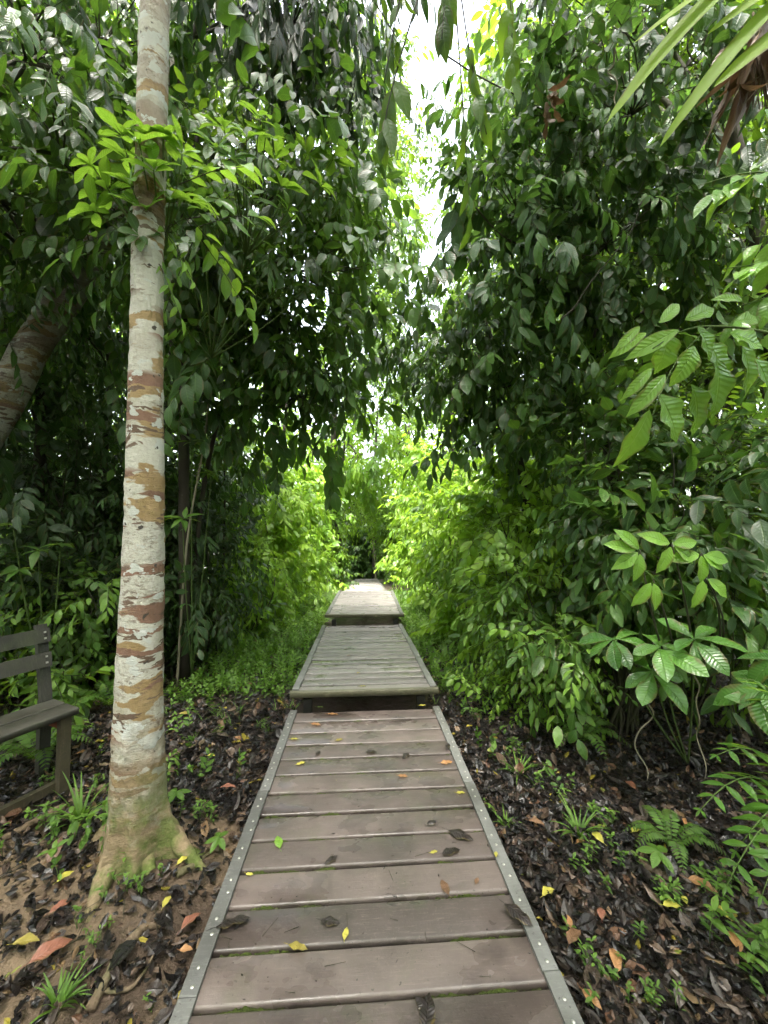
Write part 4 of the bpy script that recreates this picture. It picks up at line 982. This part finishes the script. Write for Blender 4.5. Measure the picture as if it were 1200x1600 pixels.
# ================================================================== LEAF LITTER
def on_walk(x, y, m=.0):
    return (np.abs(x-.055) < .62+m) & (y < 9.2)
def litter():
    mb=MB()
    for (n, x0, x1, y0, y1, Lm, dens) in ((78000, -3.2, 3.4, .4, 3.6, .043, 1), (26000, -3.6, 3.8, 3.6, 6.8, .058, 1), (5000, -4, 4, 6.8, 11, .1, .5)):
        x=rnd(n, x0, x1); y=rnd(n, y0, y1)
        cl=np.hypot((x*.8+.98), y-1.45); clay=(cl < .80+.45*np.sin(x*7+1)*np.cos(y*6)) & (RS.uniform(0, 1, n) < .68)
        keep=~on_walk(x, y, .0) & ~clay
        # keep the litter off the flared trunk
        keep &= np.hypot(x-tb[0], y-tb[1]) > .17
        x=x[keep]; y=y[keep]; m=len(x)
        L=np.minimum(Lm*np.exp(RS.normal(0, .45, m)), .115)
        z=gz(x, y)+RS.uniform(.004, .035, m)
        a=RS.uniform(0, 2*PI, m); el=RS.normal(0, .22, m)
        d=np.stack([np.cos(a), np.sin(a), el], -1); nrm=np.stack([RS.normal(0, .35, m), RS.normal(0, .35, m), np.ones(m)], -1)
        leaves(mb, np.stack([x, y, z], -1), d, nrm, L, L*RS.uniform(.3, .6, m), RS.normal(.3, .9, m), RS.normal(.05, .45, m), RS.uniform(0, 1, m)**1.75*.99, 4, 'ell', 0, .25)
    n=2500; x=rnd(n, -3, 3.2); y=.5+RS.uniform(0, 1, n)**1.5*5.5; k=~on_walk(x, y, .01); x=x[k]; y=y[k]; n=len(x)
    z=gz(x, y)+.02; a=RS.uniform(0, 2*PI, n); l=rnd(n, .03, .13)
    P0=np.stack([x, y, z], -1); sticks(mb, P0, P0+np.stack([np.cos(a)*l, np.sin(a)*l, RS.normal(0, .012, n)], -1), .002, .001, 1)
    # the sparse dark scraps that lie under the raised section
    tag(mb.build('leaf_litter', [M['litter'], M['twig']]), 'wet dark fallen leaves covering the forest floor beside the boardwalk', 'leaf litter', kind='stuff')
litter()

def debris():
    mb=MB(); n=420; x=rnd(n, -.55, .66); y=RS.uniform(0, 1, n)**1.3*8.3+.6
    z=np.interp(y, [0, 3.27, 3.37, 6.1, 6.22, 8.9], [0, 0, .128, .0, .145, .085])+.003
    k=~((y > 3.25) & (y < 3.45) | (y > 6.0) & (y < 6.25)); x=x[k]; y=y[k]; z=z[k]; n=len(x); a=RS.uniform(0, 2*PI, n)
    leaves(mb, np.stack([x, y, z], -1), np.stack([np.cos(a), np.sin(a), a*0+.1], -1), [[0, 0, 1]], RS.exponential(.007, n)+.004, rnd(n, .002, .007), .6, -.2, RS.uniform(0, 1, n), 3, 'ell', 0)
    m=50; x=rnd(m, -.5, .6); y=rnd(m, .8, 3.2); z=np.full(m, .0035); a=RS.uniform(0, 2*PI, m); l=rnd(m, .02, .09)
    sticks(mb, np.stack([x, y, z], -1), np.stack([x+np.cos(a)*l, y+np.sin(a)*l, z+.003], -1), .0012, .0007, 1)
    tag(mb.build('leaf_crumbs', [M['litter'], M['twig']]), 'crumbs of leaf and bits of twig scattered over the planks', 'debris', kind='stuff')
debris()

# low green ground cover, denser farther along the path
def cover():
    mb=MB()
    n=5200; y=2.0+RS.uniform(0, 1, n)**.75*9; x=RS.uniform(-1, 1, n)*(1.2+.28*y)
    dens=np.clip((y-2.6)/2.6, .07, 1)*np.where(np.abs(x) > .62+.08, 1, 0)
    patch=(np.sin(x*3.1+y)*np.cos(y*2.3-x)+.55) > 0
    keep=(RS.uniform(0, 1, n) < dens) & patch & ~on_walk(x, y, .03)
    x=x[keep]; y=y[keep]; P=np.stack([x, y, gz(x, y)+.01], -1); m=len(x)
    D=np.stack([RS.normal(0, .5, m), RS.normal(0, .5, m), np.ones(m)], -1)
    sprays(mb, P, D, .13, 7, .055, .42, .1, ns=3, t0=.6, sag=0, tr=.001)
    n=5200; y=3.4+RS.uniform(0, 1, n)*9; x=RS.uniform(-1, 1, n)*(1.0+.2*y); k=~on_walk(x, y, .02) & (RS.uniform(0, 1, n) < np.clip((y-3.2)/2, .1, 1)); x=x[k]; y=y[k]; m=len(x)
    for q in range(5):
        a=RS.uniform(0, 2*PI, m)
        leaves(mb, np.stack([x, y, gz(x, y)], -1), np.stack([np.cos(a)*.5, np.sin(a)*.5, np.ones(m)], -1), np.stack([-np.cos(a), -np.sin(a), np.full(m, .6)], -1), rnd(m, .06, .17), .009, .9, .1, rnd(m, .3, 1), 4, 'grass', 0)
    m=2600; y=rnd(m, 3.9, 9.5); x=.08+rnd(m, .68, 1.9)*np.where(RS.uniform(0, 1, m) < .5, -1, 1)
    P=np.stack([x, y, gz(x, y)+.01], -1); sprays(mb, P, np.stack([RS.normal(0, .5, m), RS.normal(0, .5, m), np.ones(m)], -1), .14, 7, .06, .42, .1, ns=3, t0=.9, sag=0, tr=.001)
    tag(mb.build('ground_cover', [M['ground'], M['stem']]), 'low bright green herbs and grass on the floor beside the path', 'ground cover', kind='stuff')
cover()

# ---- seedlings one can pick out
def seedling(px, py, kind, s, label, mat='ground', t0=.6, nst=1):
    g=GP(px, py); g[2]=float(gz(g[0], g[1])); lf=MB(); st=MB()
    nm={'grass':'grass_tuft', 'star':'star_leaf_seedling', 'herb':'seedling', 'cluster':'herb_clump'}[kind]
    t=thing(nm, label, 'grass tuft' if kind == 'grass' else 'seedling', g)
    if kind == 'grass':
        n=int(22); a=rnd(n, 0, 6.28); sp=rnd(n, .15, .9)
        leaves(lf, g+np.stack([np.cos(a), np.sin(a), a*0], -1)*.012, np.stack([np.cos(a)*sp, np.sin(a)*sp, np.ones(n)], -1), np.stack([-np.cos(a), -np.sin(a), np.full(n, .4)], -1), rnd(n, .6, 1.1)*s, .010+.03*s, rnd(n, .5, 1.5), .3, rnd(n, t0-.2, t0+.4), 8, 'grass', 0)
        lf.build('leaves', [M[mat]], t); return
    if kind == 'star':
        tip=g+np.array([0, 0, s*.8]); tube(st, [g, tip], .0018, 0, 5)
        for a in np.radians([-120, -65, 0, 65, 120])+rnd(1, 0, 6):
            d=np.array([math.cos(a), math.sin(a), -.15]); leaves(lf, [tip], [d], [[0, -.3, 1]], [s*.75], [s*.30], .3, .1, t0, 7, 'ell', 0)
    else:
        for q in range(1 if kind == 'herb' else 6):
            off=np.array([RS.normal(0, 1), RS.normal(0, 1), 0])*(.0 if kind == 'herb' else s*.6)
            b=g+off; b[2]=float(gz(b[0], b[1])); tip=b+np.array([RS.normal(0, .2), RS.normal(0, .2), 1])*s*RS.uniform(.7, 1.1)
            tube(st, [b, (b+tip)/2+RS.normal(0, .01, 3), tip], (.002,.0016,.001), 0, 5)
            for f in ((.35, .6, .8) if kind == 'cluster' else (.4, .7)):
                p=b+(tip-b)*f; whorls(lf, [p], [[0, 0, 1]], 2, s*.36, .42, .1, 72, 7, 'ell', .5, .2, t0, .1)
            whorls(lf, [tip], [[0, 0, 1]], 4, s*.38, .42, .1, 62, 7, 'ell', .5, .2, t0+.15, .1)
    build_split(st, 'stem', [M['stem']], t); lf.build('leaves', [M[mat]], t)
for a in ((105,1365,'cluster',.17,'leafy green clump at the left foot of the banded trunk'), (70,1320,'cluster',.13,'smaller green clump left of the trunk on the clay'), (125,1290,'grass',.30,'grassy tuft against the left side of the trunk'),
          (205,1400,'herb',.12,'seedling standing before the mossy trunk base'), (222,1432,'herb',.10,'seedling below the trunk base beside the clay'), (190,1425,'cluster',.07,'tiny seedlings clustered at the front of the trunk base'),
          (120,1475,'herb',.08,'little seedling on the dark litter at lower left'), (145,1500,'cluster',.05,'tiny sprouts above the bare clay'), (342,1345,'star',.10,'star-shaped pale green leaf beside the left edge strip'),
          (275,1275,'star',.11,'star-leaved seedling right of the trunk'), (310,1295,'cluster',.08,'low broad-leaved sprouts between the trunk and the boardwalk'), (262,1225,'herb',.12,'seedling pressed against the right side of the trunk'),
          (252,1400,'herb',.08,'two-leaved seedling between the root and the trunk'), (90,1590,'grass',.12,'grass tuft in the bottom left corner'), (235,1590,'herb',.05,'tiny sprout on the clay near the bottom edge'),
          (335,1300,'herb',.10,'thin seedling left of the edge strip'), (310,1210,'cluster',.08,'low herbs on the litter behind the trunk'), (150,1240,'cluster',.08,'low herbs under the bench end'), (60,1240,'cluster',.09,'small herbs below the bench stretcher'),
          (960,1345,'herb',.10,'sprig on the right litter before the grass'), (1030,1370,'star',.13,'heart-leaved seedling among yellow leaves on the right'), (1015,1400,'cluster',.10,'fresh seedling clump on the right litter'),
          (905,1350,'cluster',.08,'low seedlings beside the long yellow leaf on the right'), (810,1210,'grass',.2,'grass tuft beside the right edge strip near the step'), (905,1310,'grass',.2,'arching grass right of the path before the hollow'), (930,1290,'cluster',.09,'low herbs between the grass and the hollow'),
          (790,1290,'grass',.10,'short grass at the right edge strip'), (800,1180,'cluster',.09,'herbs by the right strip just before the step'), (850,1230,'cluster',.10,'herb clump in the middle of the right litter'), (1150,1560,'cluster',.15,'bright leafy clump in the bottom right corner'),
          (1110,1490,'herb',.15,'upright seedling at the lower right'), (1180,1500,'cluster',.12,'seedling clump at the right edge near the bottom'), (930,1520,'cluster',.08,'small broad-leaved sprouts at the lower right beside the strip'), (990,1470,'herb',.09,'small sprout right of the fallen yellow leaves'),
          (1060,1440,'cluster',.08,'tiny sprouts among orange leaves at right'), (1000,1560,'cluster',.07,'short sprouts near the bottom right'), (1120,1400,'cluster',.10,'herbs under the feathery plant'), (740,1120,'cluster',.10,'herb clump at the right corner of the step'), (445,1050,'cluster',.10,'green herbs left of the second section'),
          (400,1140,'cluster',.06,'tiny herbs on the left litter by the strip'), (430,1085,'grass',.10,'grass blades at the left corner of the step'), (370,1215,'herb',.07,'lone sprout on the left litter'), (1180,1420,'herb',.12,'seedling below the feathery plant at the edge')):
    seedling(a[0], a[1], a[2], a[3], a[4])

# ---- fallen leaves one can pick out
def leafcolor(name, c, c2, rough=.4):
    return leafmat(name, c, c2, tuple(min(1, x*1.25) for x in c2), .2, rough, c2, spots=.6, vcol=c)
FL={'yellow': leafcolor('yellow_fallen_leaf', (.34,.30,.05), (.52,.46,.08)), 'orange': leafcolor('orange_fallen_leaf', (.22,.10,.04), (.40,.20,.085)),
    'brown': leafcolor('brown_fallen_leaf', (.10,.05,.03), (.20,.11,.06)), 'black': leafcolor('black_fallen_leaf', (.012,.010,.010), (.03,.024,.022), .28), 'olive': leafcolor('olive_fallen_leaf', (.20,.16,.03), (.30,.24,.05)),
    'red': leafcolor('red_fallen_leaf', (.16,.055,.035), (.27,.11,.07)), 'green': leafcolor('green_fallen_leaf', (.09,.20,.02), (.2,.36,.05))}
def fallen(px, py, col, L, ang, label, z=.004, curl=.5, wr=.45, deck=True):
    if deck:
        g=GP(px, py, 0.0)
        if g[1] > 3.36: 
            g=GP(px, py, .1)
            for _ in range(4): g=GP(px, py, float(np.interp(g[1], [3.37, 6.1, 6.22, 8.9], [.128, .0, .145, .085])))
        if abs(g[0]-.055) > .55: z=.02
        zb=g[2]+z
    else:
        g=GP(px, py); zb=float(gz(g[0], g[1]))+.035
    a=math.radians(ang); d=np.array([math.cos(a), math.sin(a), .10+.2*abs(curl)])
    b=np.array([g[0], g[1], zb+.002])-np.array([d[0], d[1], 0])*L*.5
    mb=MB(); leaves(mb, [b], [d], [[RS.normal(0, .12), RS.normal(0, .12), 1]], [L], [L*wr], [curl], [-.15 if deck else .3], [RS.uniform(.3, .8)], 12, 'ell', 0, .15)
    # stalk
    tube(mb, [b+np.array([0, 0, .001]), b-d*L*.12+np.array([0, 0, .004]), b-d*L*.28+np.array([.004, .002, .007])], (.0012,.001,.0008), 0, 4)
    # no point of the leaf may sink into what it lies on
    V=np.concatenate(mb.V); lo=V[:, 2].min(); sh=max(0, zb+.001-lo)
    mb.V=[v+np.array([0, 0, sh]) for v in mb.V]
    o=mb.build('fallen_leaf', [FL[col]], None, (g[0], g[1], zb)); tag(o, label, 'leaf')
for a in ((466,1482,'olive',.075,-10,'olive-brown curled leaf on the second plank from the bottom'), (540,1461,'yellow',.05,80,'small upright yellow leaf beside the olive one near the bottom'), (695,1388,'brown',.075,100,'crumpled tan leaf on the plank right of centre'),
          (678,1333,'yellow',.04,20,'small yellow scrap beside a dark wet leaf'), (705,1333,'black',.10,15,'dark wet leaf plastered flat beside a yellow scrap'), (720,1308,'black',.13,-30,'long dark wet leaf near the right strip'),
          (720,1240,'yellow',.055,5,'pale yellow leaf on a plank near the right strip'), (698,1193,'orange',.085,10,'large orange leaf near the right strip'), (630,1214,'orange',.065,-5,'reddish leaf lying mid-plank'), (634,1182,'black',.09,60,'dark curled leaf upright on a plank'),
          (470,1194,'yellow',.065,35,'yellow leaf near the left strip'), (497,1178,'black',.06,70,'small black leaf right of the yellow one'), (494,1133,'orange',.085,-15,'orange leaf near the far left of the section'), (520,1117,'orange',.09,0,'orange-brown leaf by the dark step gap'),
          (460,1156,'yellow',.06,0,'thin yellow leaf against the left strip'), (530,1157,'olive',.06,30,'olive leaf on the far planks'), (435,1318,'green',.09,110,'green curled leaf on the left half of a plank'), (390,1368,'yellow',.035,-10,'tiny yellow leaf beside the left strip'),
          (518,1345,'black',.07,40,'dark wet skeleton leaf mid-plank'), (365,1445,'black',.13,20,'large dark crumpled leaf over the left strip'), (516,1443,'black',.08,-10,'dark curled leaf on the edge of a plank'), (668,1585,'black',.11,75,'black crumpled leaf at the bottom edge'),
          (660,1575,'black',.07,130,'black torn leaf touching the crumpled one at the bottom'), (810,1440,'black',.12,-50,'dark curled leaf across the right strip'), (745,1378,'brown',.04,60,'little brown leaf near the right strip'), (675,1288,'black',.06,20,'dark wet blotch of leaf on the mid planks'),
          (700,1170,'black',.07,60,'black leaf by the right strip near the step'), (660,1103,'yellow',.07,10,'yellow leaf beside the dark gap under the step'), (500,1106,'green',.06,0,'lime leaf at the left end of the dark gap'), (580,1176,'black',.08,0,'long black leaf lying across a far plank'),
          (775,1342,'yellow',.035,70,'yellow flake beside the right strip'), (567,1073,'yellow',.06,10,'pale leaf on the front edge of the raised section'), (560,1052,'olive',.05,60,'small leaf lying in the middle of the raised section'), (610,1040,'black',.05,0,'dark scrap on the raised section'),
          (545,1025,'brown',.05,30,'brown scrap on the far half of the raised section'), (600,1010,'black',.06,0,'dark leaf at the far end of the raised section'), (525,1040,'black',.05,-30,'dark scrap near the left edge of the raised section'), (560,950,'black',.09,20,'dark leaf on the third section')):
    fallen(*a)
for a in ((857,1402,'yellow',.085,30,'round yellow leaf lying by the right strip'), (963,1515,'orange',.10,60,'large pale orange leaf at the lower right'), (933,1327,'yellow',.09,100,'long yellow leaf standing in the right litter'), (1052,1440,'yellow',.08,-5,'yellow leaf on the right litter below the feathery plant'),
          (1070,1430,'yellow',.05,70,'small yellow leaf touching another on the right'), (940,1445,'red',.07,60,'red-brown leaf in the right litter'), (995,1312,'yellow',.07,20,'yellow leaf before the heart-leaved seedling'), (1075,1300,'orange',.08,30,'orange leaf near the dark hollow'),
          (1125,1450,'yellow',.07,100,'yellow leaf leaning at the lower right'), (908,1332,'orange',.06,20,'tan leaf beside the long yellow one'), (840,1303,'brown',.09,-20,'brown leaf near the right strip'), (1100,1410,'orange',.11,-40,'long orange leaf on the right litter'), (1150,1500,'orange',.1,60,'orange-tan leaf near the right edge'),
          (886,1450,'orange',.08,90,'orange leaf between the yellow and the red one'), (985,1240,'red',.10,90,'upright red-brown leaf at the mouth of the hollow'), (897,1475,'brown',.1,40,'brown curled leaf near the lower right strip'), (925,1580,'orange',.07,-60,'orange leaf touching the right strip at the bottom'),
          (298,1465,'red',.09,60,'bright rust leaf between the clay and the left strip'), (260,1446,'yellow',.06,85,'yellow leaf below the trunk roots'), (102,1415,'yellow',.07,60,'yellow leaf under the clump left of the trunk'), (95,1460,'red',.08,50,'rust leaf at the left below the clump'), (80,1525,'red',.13,40,'long red leaf at the lower left'),
          (40,1512,'olive',.09,10,'olive leaf at the lower left edge'), (372,1158,'orange',.075,-30,'orange leaf on the left litter beside the long root'), (288,1120,'olive',.09,0,'olive leaf on the litter right of the trunk'), (130,1185,'orange',.08,25,'orange leaf by the bench leg'), (290,1510,'orange',.05,0,'small orange leaf by the left strip'), (305,1030,'red',.09,-10,'red leaf far back on the left litter'),
          (297,1180,'yellow',.05,-20,'yellow leaf close to the long root'), (330,1184,'yellow',.06,0,'pale yellow leaf between the root and the boardwalk'), (357,1240,'red',.1,10,'reddish leaf left of the boardwalk'), (285,1380,'yellow',.06,60,'yellow leaf by the small root right of the trunk')):
    fallen(*a, deck=False, curl=.7)

# ================================================================== SKY, SUN, CAMERA
w=bpy.data.worlds.new('World'); bpy.context.scene.world=w; w.use_nodes=True; nt=w.node_tree
bg=nt.nodes['Background']; sky=nt.nodes.new('ShaderNodeTexSky'); sky.sky_type='NISHITA'; sky.sun_disc=False
EL, AZ=R(69), R(186)
sky.sun_elevation=EL; sky.sun_rotation=AZ; sky.air_density=1.2; sky.dust_density=6; sky.ozone_density=1
hs=nt.nodes.new('ShaderNodeHueSaturation'); hs.inputs['Saturation'].default_value=.45
nt.links.new(sky.outputs[0], hs.inputs['Color']); nt.links.new(hs.outputs[0], bg.inputs[0]); bg.inputs[1].default_value=.15
sl=bpy.data.lights.new('Sun', 'SUN'); sl.energy=1.5; sl.angle=R(11); sl.color=(1, .96, .88)
so=bpy.data.objects.new('Sun', sl); C.objects.link(so)
sd=Vector((math.sin(AZ)*math.cos(EL), math.cos(AZ)*math.cos(EL), math.sin(EL)))   # towards the sun
so.rotation_euler=sd.to_track_quat('Z', 'Y').to_euler(); so.location=(0, 0, 30)
cd=bpy.data.cameras.new('Camera'); co=bpy.data.objects.new('Camera', cd); C.objects.link(co)
cd.sensor_fit='VERTICAL'; cd.sensor_height=36; cd.lens=36*FPX/1600; cd.clip_end=400; cd.clip_start=.02
co.location=tuple(CAM); co.rotation_euler=(PI/2+PITCH, 0, -YAW)
S=bpy.context.scene; S.camera=co
S.view_settings.view_transform='Standard'; S.view_settings.look='None'; S.view_settings.gamma=1; S.view_settings.exposure=3.35
S.render.engine='CYCLES'; S.cycles.use_denoising=True
S.cycles.max_bounces=7; S.cycles.diffuse_bounces=3; S.cycles.glossy_bounces=2; S.cycles.transmission_bounces=4; S.cycles.transparent_max_bounces=4
S.cycles.use_adaptive_sampling=True; S.cycles.adaptive_threshold=.02
S.cycles.sample_clamp_indirect=6; S.cycles.caustics_reflective=False; S.cycles.caustics_refractive=False
